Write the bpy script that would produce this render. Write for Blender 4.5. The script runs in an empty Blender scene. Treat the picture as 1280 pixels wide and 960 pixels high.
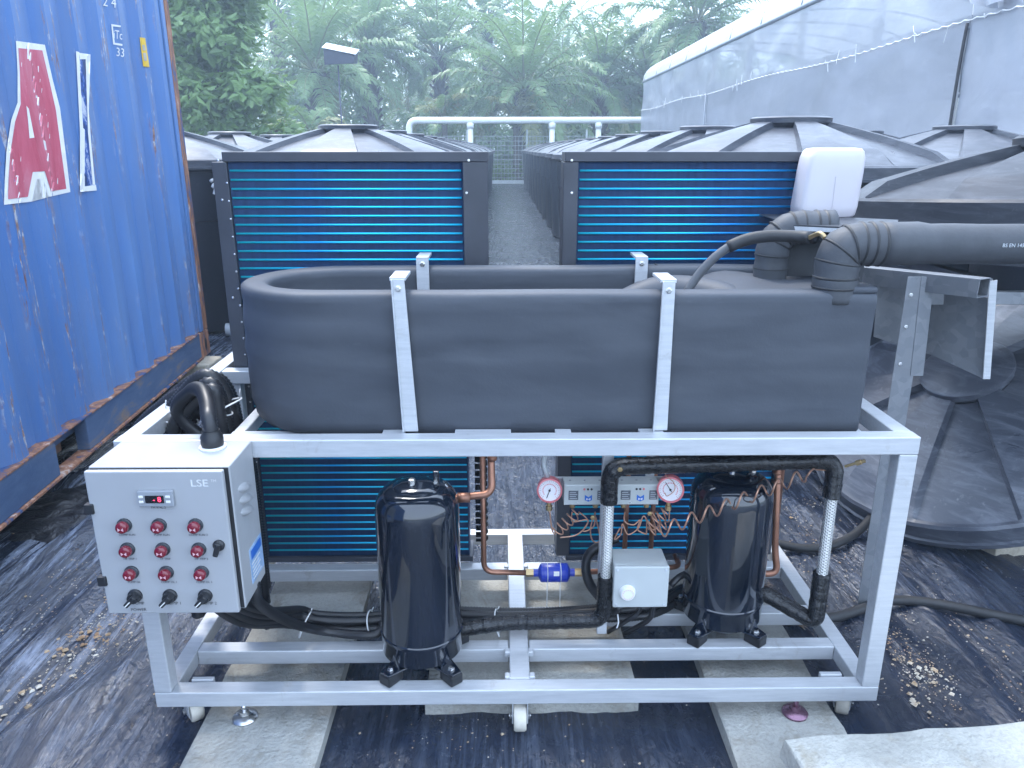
import bpy, bmesh, math, random
import numpy as np
from mathutils import Vector, Matrix
R_ = math.radians
sc = bpy.context.scene
random.seed(7)
# ------------------------------------------------------------------ camera, world, sun, exposure
F = 952.0; PIT = R_(17.2); YAW = R_(-0.72); H = 1.55
cam = bpy.data.objects.new('camera', bpy.data.cameras.new('camera'))
sc.collection.objects.link(cam); sc.camera = cam
cam.location = (0, 0, H); cam.rotation_euler = (math.pi/2 - PIT, 0, YAW)
cam.data.sensor_width = 36; cam.data.lens = 36*F/1280; cam.data.clip_end = 900; cam.data.clip_start = 0.05
SUN_EL, SUN_AZ = R_(62), R_(-25)          # azimuth from +Y towards +X
w = bpy.data.worlds.new('World'); sc.world = w; w.use_nodes = True
nt = w.node_tree; nt.nodes.clear()
sky = nt.nodes.new('ShaderNodeTexSky'); sky.sky_type = 'NISHITA'; sky.sun_disc = False
sky.sun_elevation = SUN_EL; sky.sun_rotation = SUN_AZ; sky.air_density = 1.3; sky.dust_density = 3.0; sky.ozone_density = 2.0
mixc = nt.nodes.new('ShaderNodeMix'); mixc.data_type = 'RGBA'; mixc.inputs[0].default_value = 0.72   # thin even cloud over the blue
mixc.inputs[7].default_value = (7.4, 9.2, 12.0, 1)
bg = nt.nodes.new('ShaderNodeBackground'); bg.inputs[1].default_value = 0.11
wo = nt.nodes.new('ShaderNodeOutputWorld')
nt.links.new(sky.outputs[0], mixc.inputs[6]); nt.links.new(mixc.outputs[2], bg.inputs[0]); nt.links.new(bg.outputs[0], wo.inputs[0])
sl = bpy.data.lights.new('sun', 'SUN'); sl.energy = 1.1; sl.angle = R_(14); sl.color = (1, .97, .93)
sun = bpy.data.objects.new('sun', sl); sc.collection.objects.link(sun)
sd = Vector((math.sin(SUN_AZ)*math.cos(SUN_EL), math.cos(SUN_AZ)*math.cos(SUN_EL), math.sin(SUN_EL)))
sun.rotation_euler = sd.to_track_quat('Z', 'Y').to_euler(); sun.location = (0, 0, 30)
sc.view_settings.view_transform = 'Standard'; sc.view_settings.look = 'None'
sc.view_settings.exposure = 1.86; sc.view_settings.gamma = 1
sc.render.engine = 'CYCLES'
sc.cycles.volume_bounces = 0; sc.cycles.transparent_max_bounces = 10
sc.cycles.max_bounces = 5; sc.cycles.diffuse_bounces = 3; sc.cycles.glossy_bounces = 3; sc.cycles.transmission_bounces = 3

# ------------------------------------------------------------------ pixel -> point
CP, SP = math.cos(PIT), math.sin(PIT); CY, SY = math.cos(YAW), math.sin(YAW)
def ray(px, py):
    u, v = (px-640)/F, (py-480)/F
    x, y, z = u, CP - v*SP, -SP - v*CP
    return Vector((x*CY - y*SY, x*SY + y*CY, z))
def PZ(px, py, z=0.0):
    r = ray(px, py); t = (z-H)/r.z; return Vector((r.x*t, r.y*t, z))
def PY(px, py, y):
    r = ray(px, py); t = y/r.y; return Vector((r.x*t, y, H + r.z*t))

# ------------------------------------------------------------------ materials
MATS = {}
class N:
    def __init__(s, name, disp=False):
        s.m = bpy.data.materials.new(name); s.m.use_nodes = True; s.t = s.m.node_tree
        s.b = s.t.nodes['Principled BSDF']; s.out = s.t.nodes['Material Output']; MATS[name] = s.m
    def n(s, k, **kw):
        nd = s.t.nodes.new('ShaderNode'+k)
        for a, b in kw.items(): setattr(nd, a, b)
        return nd
    def l(s, a, b): s.t.links.new(a, b)
    def coord(s, kind='Object', scale=(1, 1, 1), rot=(0, 0, 0)):
        c = s.n('TexCoord'); m = s.n('Mapping'); m.inputs['Scale'].default_value = scale; m.inputs['Rotation'].default_value = rot
        s.l(c.outputs[kind], m.inputs[0]); return m.outputs[0]
    def noise(s, vec, scale=5, detail=4, rough=.55, dist=0):
        t = s.n('TexNoise'); t.inputs['Scale'].default_value = scale; t.inputs['Detail'].default_value = detail
        t.inputs['Roughness'].default_value = rough; t.inputs['Distortion'].default_value = dist
        if vec: s.l(vec, t.inputs['Vector'])
        return t.outputs['Fac']
    def ramp(s, fac, stops):
        r = s.n('ValToRGB'); e = r.color_ramp.elements
        while len(e) < len(stops): e.new(.5)
        for i, (p, c) in enumerate(stops):
            e[i].position = p; e[i].color = (tuple(c)+(1,)) if hasattr(c, '__len__') else (c, c, c, 1)
        s.l(fac, r.inputs[0]); return r.outputs[0]
    def mix(s, fac, a, b):
        m = s.n('Mix', data_type='RGBA')
        for sock, v in ((m.inputs[0], fac), (m.inputs[6], a), (m.inputs[7], b)):
            if hasattr(v, 'is_output'): s.l(v, sock)
            elif hasattr(v, '__len__'): sock.default_value = tuple(v)+(1,)
            else: sock.default_value = v
        return m.outputs[2]
    def math(s, op, a, b=0.0):
        m = s.n('Math', operation=op)
        for i, v in enumerate((a, b)):
            if hasattr(v, 'is_output'): s.l(v, m.inputs[i])
            else: m.inputs[i].default_value = v
        return m.outputs[0]
    def col(s, v):
        if hasattr(v, 'is_output'): s.l(v, s.b.inputs['Base Color'])
        else: s.b.inputs['Base Color'].default_value = tuple(v)+(1,)
    def set(s, **kw):
        for a, v in kw.items():
            k = {'rough': 'Roughness', 'metal': 'Metallic', 'spec': 'Specular IOR Level', 'coat': 'Coat Weight', 'coatr': 'Coat Roughness', 'trans': 'Transmission Weight', 'alpha': 'Alpha', 'sub': 'Subsurface Weight'}[a]
            if hasattr(v, 'is_output'): s.l(v, s.b.inputs[k])
            else: s.b.inputs[k].default_value = v
    def bump(s, h, strength=.3, dist=.01):
        b = s.n('Bump'); b.inputs['Strength'].default_value = strength; b.inputs['Distance'].default_value = dist
        s.l(h, b.inputs['Height']); s.l(b.outputs[0], s.b.inputs['Normal'])
def simple(name, c, rough=.5, metal=0, var=.12, scale=8, bump=0, coat=0, spec=.5):
    m = N(name); v = m.coord()
    f = m.noise(v, scale, 5)
    hi = tuple(min(1, x*(1+var)) for x in c); lo = tuple(x*(1-var) for x in c)
    m.col(m.ramp(f, [(.3, lo), (.7, hi)])); m.set(metal=metal, coat=coat, spec=spec)
    m.set(rough=m.ramp(m.noise(v, scale*2.3, 3), [(.3, max(.03, rough-.07)), (.7, min(1, rough+.08))]))
    if bump: m.bump(m.noise(v, scale*5, 4), bump, .004)
    return m
# silver frame paint: faint scuffs along the bars
m = N('silver'); v = m.coord(scale=(3, 30, 30)); f = m.noise(v, 3, 6, .65)
gm = m.noise(m.coord(), 7, 9, .74, .8); m.col(m.mix(m.ramp(gm, [(.60, 0), (.72, .55)]), m.ramp(f, [(.3, (.44, .46, .485)), (.7, (.56, .575, .60))]), (.30, .28, .25))); m.set(metal=.25, rough=m.ramp(f, [(.25, .30), (.75, .48)])); m.bump(m.noise(m.coord(), 60, 3), .06, .003)
m = N('galvanised'); v = m.coord(); vo = m.n('TexVoronoi'); vo.inputs['Scale'].default_value = 38; m.l(v, vo.inputs['Vector'])
sep = m.n('SeparateColor'); m.l(vo.outputs['Color'], sep.inputs[0]); f = m.mix(.5, sep.outputs[0], m.noise(v, 4, 6))
m.col(m.ramp(f, [(.2, (.20, .215, .24)), (.8, (.26, .275, .30))])); m.set(metal=.5, rough=.48)
simple('box_grey', (.37, .38, .395), .36, var=.04, bump=.03)
simple('junction_grey', (.45, .48, .48), .42, var=.04)
simple('compressor_black', (.004, .008, .017), .12, var=.3, coat=1.0, bump=.008, scale=5)
simple('black_paint', (.012, .013, .016), .38, var=.2)
simple('black_plastic', (.016, .017, .02), .42, var=.2)
simple('rubber', (.02, .021, .024), .55, var=.2, bump=.1)
simple('dark_steel', (.045, .05, .06), .42, metal=.3, var=.2)
simple('coil_case', (.05, .055, .07), .4, metal=.2, var=.15)
simple('bright_steel', (.62, .62, .62), .25, metal=1, var=.1)
simple('brass', (.46, .34, .18), .38, metal=.9, var=.15)
simple('copper', (.34, .17, .115), .45, metal=.75, var=.3, scale=14)
simple('drier_blue', (.02, .045, .36), .28, var=.1)
simple('white_plastic', (.75, .75, .74), .4, var=.04)
simple('pvc_white', (.74, .76, .74), .35, var=.06, scale=3)
simple('pvc_grey', (.42, .45, .47), .4, var=.1)
simple('wheel_nylon', (.62, .58, .5), .5, var=.25, scale=20)
simple('pink_rim', (.62, .17, .19), .4, var=.1)
simple('dial_white', (.78, .76, .78), .35, var=.03)
simple('ink', (.02, .02, .025), .6)
simple('ink_pale', (.50, .53, .56), .5)
simple('emblem_blue', (.02, .13, .5), .4)
simple('print_white', (.74, .74, .72), .55, var=.08, scale=20)
simple('yellow_sticker', (.75, .48, .03), .5, var=.15)
simple('sticker_blue', (.28, .42, .62), .4, var=.25, scale=60)
simple('foot_purple', (.22, .12, .17), .3, metal=.7)
simple('tie_white', (.72, .73, .74), .45)
simple('label_grey', (.30, .32, .35), .5)
simple('cardboard', (.45, .40, .33), .8)
m = N('lamp_red'); m.col((.15, .006, .018)); m.set(rough=.12, coat=.5); m.b.inputs['Emission Color'].default_value = (.5, .02, .05, 1); m.b.inputs['Emission Strength'].default_value = .015
m = N('digit_red'); m.col((.6, .02, .05)); m.b.inputs['Emission Color'].default_value = (1, .05, .12, 1); m.b.inputs['Emission Strength'].default_value = 1.2
m = N('screen_black'); m.col((.012, .012, .016)); m.set(rough=.15)
# foam rubber insulation: soft dents, chalky scuffs
m = N('foam'); v = m.coord(); f = m.noise(v, 3.5, 7, .6); f2 = m.noise(m.coord(scale=(1, 1, 3)), 26, 5, .7)
m.col(m.mix(m.ramp(f2, [(.62, 0), (.80, .30)]), m.ramp(f, [(.25, (.042, .049, .063)), (.75, (.060, .068, .084))]), (.12, .128, .145)))
m.set(rough=m.ramp(f, [(.3, .52), (.7, .68)]), spec=.45)
a = m.n('Math', operation='ADD'); m.l(m.noise(m.coord(scale=(1, 1, 2.5)), 4.5, 2, .4, .3), a.inputs[0])
b = m.math('MULTIPLY', m.noise(v, 140, 2), .035); m.l(b, a.inputs[1]); m.bump(a.outputs[0], .2, .03)
# tape wound round pipes (UV: u = metres along the tube)
m = N('tape'); uv = m.coord('UV'); wv = m.n('TexWave', wave_type='BANDS', bands_direction='X', wave_profile='SAW')
wv.inputs['Scale'].default_value = 11; wv.inputs['Distortion'].default_value = 1.2; wv.inputs['Detail'].default_value = 2; m.l(uv, wv.inputs['Vector'])
m.col((.010, .011, .014)); m.set(rough=m.ramp(m.noise(uv, 40, 3), [(.3, .14), (.7, .36)]))
a = m.math('ADD', wv.outputs['Fac'], m.math('MULTIPLY', m.noise(m.coord('UV', (60, 3, 1)), 1.5, 4), 1.1)); m.bump(a, .7, .007)
m = N('foam_pipe'); uv = m.coord('UV'); v = m.coord(); f = m.noise(v, 9, 6, .6)
wv = m.n('TexWave', wave_type='BANDS', bands_direction='X', wave_profile='SAW'); wv.inputs['Scale'].default_value = 2.2; wv.inputs['Distortion'].default_value = .8; m.l(uv, wv.inputs['Vector'])
m.col(m.ramp(f, [(.3, (.036, .04, .048)), (.75, (.066, .072, .083))])); m.set(rough=.6)
m.bump(m.math('ADD', m.noise(v, 16, 4), m.math('MULTIPLY', wv.outputs['Fac'], .5)), .35, .008)
m = N('braid'); w1 = m.n('TexWave', wave_type='BANDS', bands_direction='DIAGONAL'); w1.inputs['Scale'].default_value = 1; m.l(m.coord('UV', (70, 5, 1)), w1.inputs['Vector'])
w2 = m.n('TexWave', wave_type='BANDS', bands_direction='DIAGONAL'); w2.inputs['Scale'].default_value = 1; m.l(m.coord('UV', (70, -5, 1)), w2.inputs['Vector'])
f = m.math('MAXIMUM', w1.outputs['Fac'], w2.outputs['Fac']); m.col(m.ramp(f, [(.3, (.36, .36, .35)), (.8, (.88, .87, .84))])); m.set(metal=.8, rough=.3); m.bump(f, .8, .003)
m = N('conduit'); m.col((.016, .017, .021)); m.set(rough=.4)
# condenser
m = N('fins'); v = m.coord(); wv = m.n('TexWave', wave_type='BANDS', bands_direction='X'); wv.inputs['Scale'].default_value = 90; wv.inputs['Distortion'].default_value = .3; m.l(v, wv.inputs['Vector'])
f = m.noise(m.coord(scale=(40, 1, 2)), 2, 4)
m.col(m.mix(.5, m.ramp(f, [(.3, (.014, .042, .11)), (.7, (.026, .08, .19))]), m.ramp(wv.outputs['Fac'], [(.2, (.008, .018, .05)), (.8, (.026, .07, .17))]))); m.set(rough=.45, metal=.4); m.bump(wv.outputs['Fac'], .6, .003)
m = N('fin_tube_sheen'); v = m.coord(); f = m.noise(m.coord(scale=(1.3, 1, .7)), 1.6, 2)
m.col(m.ramp(f, [(.36, (.02, .66, .64)), (.50, (.015, .54, .85)), (.66, (.015, .34, .92))])); m.set(metal=.45, rough=.34)  # sky sheen and iridescence along the fin rows, painted as fixed bright colour
# concrete
def concrete(name, c, grime=(.20, .17, .12)):
    m = N(name); v = m.coord(); f = m.noise(v, 2.2, 8, .62, .3); f2 = m.noise(v, 6, 8, .7, .8); f3 = m.noise(v, 90, 3)
    base = m.ramp(f, [(.32, tuple(x*.5 for x in c)), (.5, c), (.70, tuple(min(1, x*1.22) for x in c))])
    m.col(m.mix(m.ramp(f2, [(.52, 0), (.68, .6)]), m.mix(m.ramp(f3, [(.3, .18), (.55, 0)]), base, (.12, .115, .11)), grime)); m.set(rough=.85, spec=.3)
    m.bump(m.math('ADD', m.noise(v, 28, 6, .7), m.math('MULTIPLY', f3, .5)), .8, .012)
concrete('concrete', (.38, .375, .345)); concrete('concrete_pale', (.46, .45, .41), (.34, .29, .21)); concrete('block_sand', (.42, .38, .31))
# tank plastic
m = N('tank_plastic'); v = m.coord(); f = m.noise(m.coord(scale=(1, 1, .35)), 3, 6, .6, .4); f2 = m.noise(v, 34, 4, .7)
m.col(m.mix(m.ramp(f2, [(.60, 0), (.78, .35)]), m.ramp(f, [(.3, (.020, .025, .038)), (.72, (.034, .042, .060))]), (.12, .13, .15)))
m.set(rough=m.ramp(f, [(.3, .30), (.7, .46)])); m.bump(m.noise(v, 5, 3), .12, .03)
for nm, k_ in (('lid_plastic', 1.0), ('lid_dark', .62), ('lid_mid', 1.45)):
    m = N(nm); v = m.coord(); f = m.noise(v, 2.4, 7, .62, .6); f2 = m.noise(m.coord(scale=(1, 1, 6)), 5, 6, .65, 1.0); f3 = m.noise(v, 30, 5, .75)
    sc_ = lambda c: tuple(x*k_ for x in c)
    m.col(m.mix(m.ramp(f3, [(.60, 0), (.75, .5)]), m.mix(m.ramp(f2, [(.45, .05), (.72, .7)]), m.ramp(f, [(.3, sc_((.034, .039, .052))), (.7, sc_((.056, .062, .078)))]), sc_((.13, .140, .165))), sc_((.19, .20, .22))))
    m.set(rough=m.ramp(f, [(.3, .26 if k_ >= 1 else .40), (.7, .44 if k_ >= 1 else .58)]), spec=.5 if k_ >= 1 else .25); m.bump(m.noise(v, 7, 3), .10, .02)
# container paint
m = N('container_blue'); v = m.coord(); f = m.noise(m.coord(scale=(1, .55, .12)), 3.2, 7, .6)
blue = m.ramp(f, [(.25, (.062, .155, .38)), (.55, (.095, .205, .45)), (.8, (.15, .28, .53))])
sc1 = m.noise(m.coord(scale=(1, 9, .75)), 5.5, 9, .72, .5); sc2 = m.noise(m.coord(scale=(1, 2.0, .3)), 1.9, 3)
msk = m.math('MULTIPLY', m.ramp(sc1, [(.535, 0), (.575, 1)]), m.ramp(sc2, [(.40, 0), (.54, 1)]))
atw = m.n('Attribute'); atw.attribute_name = 'wear'; msk = m.math('MULTIPLY', msk, m.ramp(atw.outputs['Fac'], [(.55, .06), (.92, 1)]))
rust = m.ramp(m.noise(v, 22, 5), [(.35, (.17, .065, .03)), (.52, (.34, .20, .12)), (.60, (.55, .53, .52))])
c1 = m.mix(msk, blue, rust)
xyz = m.n('SeparateXYZ'); tc = m.n('TexCoord'); m.l(tc.outputs['Object'], xyz.inputs[0])
grime = m.math('MULTIPLY', m.ramp(m.noise(m.coord(scale=(1, 5, .6)), 3.5, 6), [(.38, 0), (.66, .55)]), .8)
m.col(m.mix(grime, c1, (.14, .20, .33))); m.set(rough=m.ramp(f, [(.3, .34), (.7, .5)]), spec=.45); m.bump(m.math('ADD', m.noise(m.coord(scale=(1, 1, .3)), 3, 3), m.math('MULTIPLY', msk, .12)), .18, .02)
m = N('container_rust'); v = m.coord(scale=(1, 1, .25)); f = m.noise(v, 16, 8, .7, .5)
m.col(m.ramp(f, [(.40, (.035, .075, .19)), (.47, (.20, .09, .05)), (.58, (.36, .17, .10)), (.66, (.52, .45, .42))])); m.set(rough=.75); m.bump(f, .4, .01)
m = N('rail_paint'); v = m.coord(); f = m.noise(m.coord(scale=(1, .5, 2)), 4, 8, .68, .4)
m.col(m.ramp(f, [(.38, (.045, .085, .17)), (.54, (.075, .12, .21)), (.64, (.20, .16, .14)), (.74, (.30, .15, .08))])); m.set(rough=.6); m.bump(m.noise(v, 30, 5), .2, .006)
m = N('pocket_rust'); v = m.coord(scale=(1, 1, 5)); f = m.noise(v, 5, 7, .65)
m.col(m.ramp(f, [(.3, (.09, .06, .05)), (.5, (.22, .12, .075)), (.7, (.36, .24, .18))])); m.set(rough=.85)
m = N('letter_red'); v = m.coord(scale=(1, 1, .25)); f = m.noise(v, 9, 8, .7, .4); g2 = m.noise(m.coord(scale=(1, 3, .5)), 7, 7, .7, .6)
m.col(m.mix(m.ramp(g2, [(.66, 0), (.70, 1)]), m.ramp(f, [(.3, (.42, .055, .09)), (.5, (.52, .10, .15)), (.75, (.58, .24, .29))]), (.05, .06, .12))); m.set(rough=.55)
m = N('letter_worn'); v = m.coord(scale=(1, 2, .6)); f = m.noise(v, 13, 8, .75, .4)
m.col(m.ramp(f, [(.44, (.02, .045, .13)), (.53, (.03, .10, .36)), (.60, (.5, .53, .6))])); m.set(rough=.5)
# ground
m = N('sheet'); v = m.coord()
f = m.noise(m.coord(scale=(13, .9, 1)), 3.0, 10, .72, .4); fd = m.noise(v, .9, 5, .6, .3); fg = m.noise(m.coord(scale=(1.6, 1, 1)), 9, 9, .74, .7); fine = m.noise(m.coord(scale=(3, 1, 1)), 60, 5, .7)
xyz = m.n('SeparateXYZ'); m.l(v, xyz.inputs[0])
left = m.n('MapRange'); left.inputs[1].default_value = -.75; left.inputs[2].default_value = -1.5; left.inputs[3].default_value = 0; left.inputs[4].default_value = 1; m.l(xyz.outputs[0], left.inputs[0])   # beside the container: sky glare painted in as pale streaks, plus dusty dirt
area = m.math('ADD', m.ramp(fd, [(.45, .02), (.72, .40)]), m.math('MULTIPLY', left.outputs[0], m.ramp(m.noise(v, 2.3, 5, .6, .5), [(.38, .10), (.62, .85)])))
dust_glare = m.math('MULTIPLY', m.ramp(f, [(.47, 0), (.62, 1)]), area)
dust_glare = m.math('MINIMUM', m.math('MULTIPLY', dust_glare, m.ramp(fine, [(.3, .7), (.7, 1.4)])), 1.0)
c0 = m.mix(dust_glare, m.ramp(m.noise(v, 4, 6), [(.3, (.008, .013, .027)), (.7, (.016, .025, .048))]), (.24, .285, .38))
dm = m.math('ADD', m.noise(v, 1.45, 4, .6), m.math('MULTIPLY', left.outputs[0], .035))
dirt = m.math('MULTIPLY', m.ramp(fg, [(.60, 0), (.66, 1)]), m.ramp(dm, [(.55, 0), (.65, 1)]))
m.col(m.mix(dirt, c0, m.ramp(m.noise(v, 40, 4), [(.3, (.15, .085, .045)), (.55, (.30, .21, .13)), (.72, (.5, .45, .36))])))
m.set(rough=m.math('ADD', m.ramp(m.noise(v, 7, 6, .6, .5), [(.3, .13), (.7, .32)]), m.math('ADD', m.math('MULTIPLY', dirt, .5), m.math('MULTIPLY', dust_glare, .2))), spec=.65)
cr1 = m.n('TexVoronoi', feature='DISTANCE_TO_EDGE'); cr1.inputs['Scale'].default_value = 1; m.l(m.coord(scale=(7, 1.6, 1), rot=(0, 0, .12)), cr1.inputs['Vector'])
crease = m.ramp(cr1.outputs['Distance'], [(.0, 1), (.16, 0)])
wv = m.n('TexWave', wave_type='BANDS', bands_direction='X'); wv.inputs['Scale'].default_value = 75; m.l(v, wv.inputs['Vector'])
a = m.math('ADD', m.math('MULTIPLY', m.noise(m.coord(scale=(4.5, .7, 1)), 4.5, 8, .64, 1.0), .7), m.math('MULTIPLY', m.noise(m.coord(scale=(2, 1, 1)), 14, 4, .55, 1.8), .35))
a = m.math('ADD', a, m.math('MULTIPLY', crease, .22))
m.bump(m.math('ADD', a, m.math('ADD', m.math('MULTIPLY', wv.outputs['Fac'], .015), m.math('MULTIPLY', dirt, .25))), .55, .045)
m = N('soil'); v = m.coord(); m.col(m.ramp(m.noise(v, 1.2, 8, .6), [(.3, (.06, .075, .03)), (.6, (.10, .11, .05)), (.8, (.16, .12, .075))])); m.set(rough=.95); m.bump(m.noise(v, 6, 6), .5, .05)
m = N('grit'); v = m.coord(); m.col(m.ramp(m.noise(v, 7, 6, .75), [(.30, (.22, .10, .05)), (.48, (.36, .26, .16)), (.62, (.60, .57, .50))])); m.set(rough=.9)
m = N('black_film'); v = m.coord(); m.col((.012, .013, .017)); m.set(rough=.3); m.bump(m.noise(v, 14, 6, .6, 1), .7, .03)
# greenhouse
def film(name, c, alpha, rough=.3):
    m = N(name); v = m.coord(); f = m.noise(m.coord(scale=(1, .35, 1)), 1.3, 7, .6, .8)
    fine = m.noise(m.coord(scale=(1, .5, 2.2)), 4.5, 8, .68, 1.0)
    m.col(m.mix(m.ramp(fine, [(.60, 0), (.74, .5)]), m.ramp(f, [(.3, tuple(x*.84 for x in c)), (.7, tuple(min(1, x*1.1) for x in c))]), (.66, .68, .72))); m.set(rough=rough, spec=.6)
    m.bump(m.noise(m.coord(scale=(1, .8, 1.3)), 1.6, 5, .55, 1.2), .10, .12)
    tr = m.n('BsdfTranslucent'); tr.inputs[0].default_value = tuple(c)+(1,); tp = m.n('BsdfTransparent'); tp.inputs[0].default_value = (.9, .93, 1, 1)
    m1 = m.n('MixShader'); m1.inputs[0].default_value = .32; m.l(m.b.outputs[0], m1.inputs[1]); m.l(tr.outputs[0], m1.inputs[2])
    m2 = m.n('MixShader'); m.l(m.math('MULTIPLY', m.ramp(f, [(.3, alpha*1.2), (.7, alpha*.7)]), 1.0), m2.inputs[0]); m.l(m1.outputs[0], m2.inputs[1]); m.l(tp.outputs[0], m2.inputs[2]); m.l(m2.outputs[0], m.out.inputs[0])
film('film_lower', (.42, .45, .52), .14); film('film_upper', (.46, .49, .55), .17); film('film_roof', (.74, .755, .76), .06, .4)
simple('gh_post', (.25, .28, .32), .5, metal=.4); simple('gh_shade', (.20, .22, .25), .8); simple('rope', (.72, .73, .74), .7, var=.15, scale=40)
simple('far_wire', (.30, .33, .33), .5, metal=.3)
m = N('jerrycan'); v = m.coord(); m.col(m.ramp(m.noise(v, 4, 3), [(.3, (.50, .46, .50)), (.7, (.57, .55, .57))])); m.set(rough=.35, sub=.25)
m.b.inputs['Subsurface Radius'].default_value = (.03, .03, .03)
simple('dark_hose', (.085, .09, .10), .45)
# foliage
def leaf(name, a, b, rough=.42):
    m = N(name); oi = m.n('TexCoord'); f = m.noise(m.coord(), 1.4, 5, .7); f2 = m.noise(m.coord(), 14, 2)
    m.col(m.mix(m.ramp(f2, [(.3, 0), (.7, .5)]), m.ramp(f, [(.3, a), (.7, b)]), b)); m.set(rough=rough, spec=.5)
    tr = m.n('BsdfTranslucent'); tr.inputs[0].default_value = tuple(min(1, x*1.5) for x in b)+(1,)
    m1 = m.n('MixShader'); m1.inputs[0].default_value = .28; m.l(m.b.outputs[0], m1.inputs[1]); m.l(tr.outputs[0], m1.inputs[2]); m.l(m1.outputs[0], m.out.inputs[0])
leaf('palm_leaf', (.075, .145, .055), (.18, .275, .10)); leaf('palm_leaf_yellow', (.14, .17, .06), (.28, .29, .12)); leaf('tree_leaf', (.085, .165, .05), (.18, .285, .09)); leaf('bush_leaf', (.07, .14, .035), (.16, .25, .07))
simple('bark', (.075, .062, .05), .95, var=.35, scale=6, bump=.6)
simple('rachis', (.15, .17, .07), .6)
simple('solar_top', (.50, .54, .6), .25); simple('lamp_body', (.03, .035, .06), .45)

# ------------------------------------------------------------------ mesh helpers
COL = sc.collection
class MB:
    def __init__(s): s.v, s.f, s.mi, s.uv = [], [], [], {}
    def add(s, vs, fs, mi=0):
        o = len(s.v); s.v += [tuple(p) for p in vs]; s.f += [tuple(i+o for i in q) for q in fs]; s.mi += [mi]*len(fs); return s
    def box(s, x0, x1, y0, y1, z0, z1, mi=0, M=None):
        vs = [Vector((x, y, z)) for z in (z0, z1) for y in (y0, y1) for x in (x0, x1)]
        if M: vs = [M @ p for p in vs]
        return s.add(vs, [(0, 2, 3, 1), (4, 5, 7, 6), (0, 1, 5, 4), (1, 3, 7, 5), (3, 2, 6, 7), (2, 0, 4, 6)], mi)
    def tube(s, pts, r, n=12, mi=0, cap=True, closed=False):
        pts = [Vector(p) for p in pts]; L = len(pts); rr = r if callable(r) else (lambda i, d: r)
        t0 = (pts[1]-pts[0]).normalized(); up = Vector((0, 0, 1)) if abs(t0.z) < .9 else Vector((1, 0, 0))
        nx = (up - t0*up.dot(t0)).normalized(); o = len(s.v); d = 0
        for i, p in enumerate(pts):
            if closed: t = pts[(i+1) % L]-pts[i-1]
            else: t = pts[min(i+1, L-1)]-pts[max(i-1, 0)]
            t = t.normalized(); nx = (nx - t*nx.dot(t)).normalized(); by = t.cross(nx)
            if i: d += (p-pts[i-1]).length
            q = rr(i, d)
            for k in range(n):
                a = 2*math.pi*k/n; s.v.append(tuple(p + nx*(math.cos(a)*q) + by*(math.sin(a)*q)))
            s.uv.update({o+i*n+k: (d, k/n) for k in range(n)})
        for i in range(L if closed else L-1):
            for k in range(n):
                a = o+i*n+k; b = o+i*n+(k+1) % n; j = ((i+1) % L)*n
                s.f.append((a, b, o+j+(k+1) % n, o+j+k)); s.mi.append(mi)
        if cap and not closed:
            s.f.append(tuple(o+k for k in reversed(range(n)))); s.mi.append(mi)
            s.f.append(tuple(o+(L-1)*n+k for k in range(n))); s.mi.append(mi)
        return s
    def lathe(s, prof, n=32, M=None, mi=0, cap=True):
        """prof: (radius, height) along local Z"""
        vs = []; L = len(prof)
        for r, z in prof:
            for k in range(n):
                a = 2*math.pi*k/n; p = Vector((r*math.cos(a), r*math.sin(a), z)); vs.append(M @ p if M else p)
        fs = [(i*n+k, i*n+(k+1) % n, (i+1)*n+(k+1) % n, (i+1)*n+k) for i in range(L-1) for k in range(n)]
        if cap: fs += [tuple(reversed(range(n))), tuple((L-1)*n+k for k in range(n))]
        return s.add(vs, fs, mi)
    def prism(s, poly, M, d, mi=0):
        """poly in local XY, extruded 0..d along local Z"""
        n = len(poly); vs = [M @ Vector((x, y, 0)) for x, y in poly]+[M @ Vector((x, y, d)) for x, y in poly]
        return s.add(vs, [tuple(reversed(range(n))), tuple(range(n, 2*n))]+[(i, (i+1) % n, n+(i+1) % n, n+i) for i in range(n)], mi)
    def build(s, name, mats, parent=None, smooth=False, bevel=0, seg=2, auto=None, loc=None):
        me = bpy.data.meshes.new(name); vv = s.v
        if loc is not None: vv = [(a-loc[0], b-loc[1], c-loc[2]) for a, b, c in vv]
        me.from_pydata(vv, [], s.f)
        for mt in (mats if isinstance(mats, (list, tuple)) else [mats]): me.materials.append(MATS[mt])
        me.polygons.foreach_set('material_index', s.mi)
        if s.uv:
            ul = me.uv_layers.new(name='UVMap')
            for lp in me.loops: ul.data[lp.index].uv = s.uv.get(lp.vertex_index, (0, 0))
        if smooth: me.polygons.foreach_set('use_smooth', [True]*len(me.polygons))
        me.update()
        if smooth and auto: me.set_sharp_from_angle(angle=R_(auto))
        o = bpy.data.objects.new(name, me); COL.objects.link(o)
        if loc is not None: o.location = loc
        if parent:
            o.parent = parent; o.matrix_parent_inverse = parent.matrix_world.inverted()
        if bevel:
            b = o.modifiers.new('bevel', 'BEVEL'); b.width = bevel; b.segments = seg; b.limit_method = 'ANGLE'; b.angle_limit = R_(40)
        return o
def tag(o, label, cat=None, group=None, kind=None):
    if label: o['label'] = label
    if cat: o['category'] = cat
    if group: o['group'] = group
    if kind: o['kind'] = kind
    return o
def empty(name, loc=(0, 0, 0), rot=(0, 0, 0)):
    o = bpy.data.objects.new(name, None); COL.objects.link(o); o.location = loc; o.rotation_euler = rot; o.empty_display_size = .1
    o.matrix_world = Matrix.LocRotScale(Vector(loc), __import__('mathutils').Euler(rot), None); return o
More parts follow.
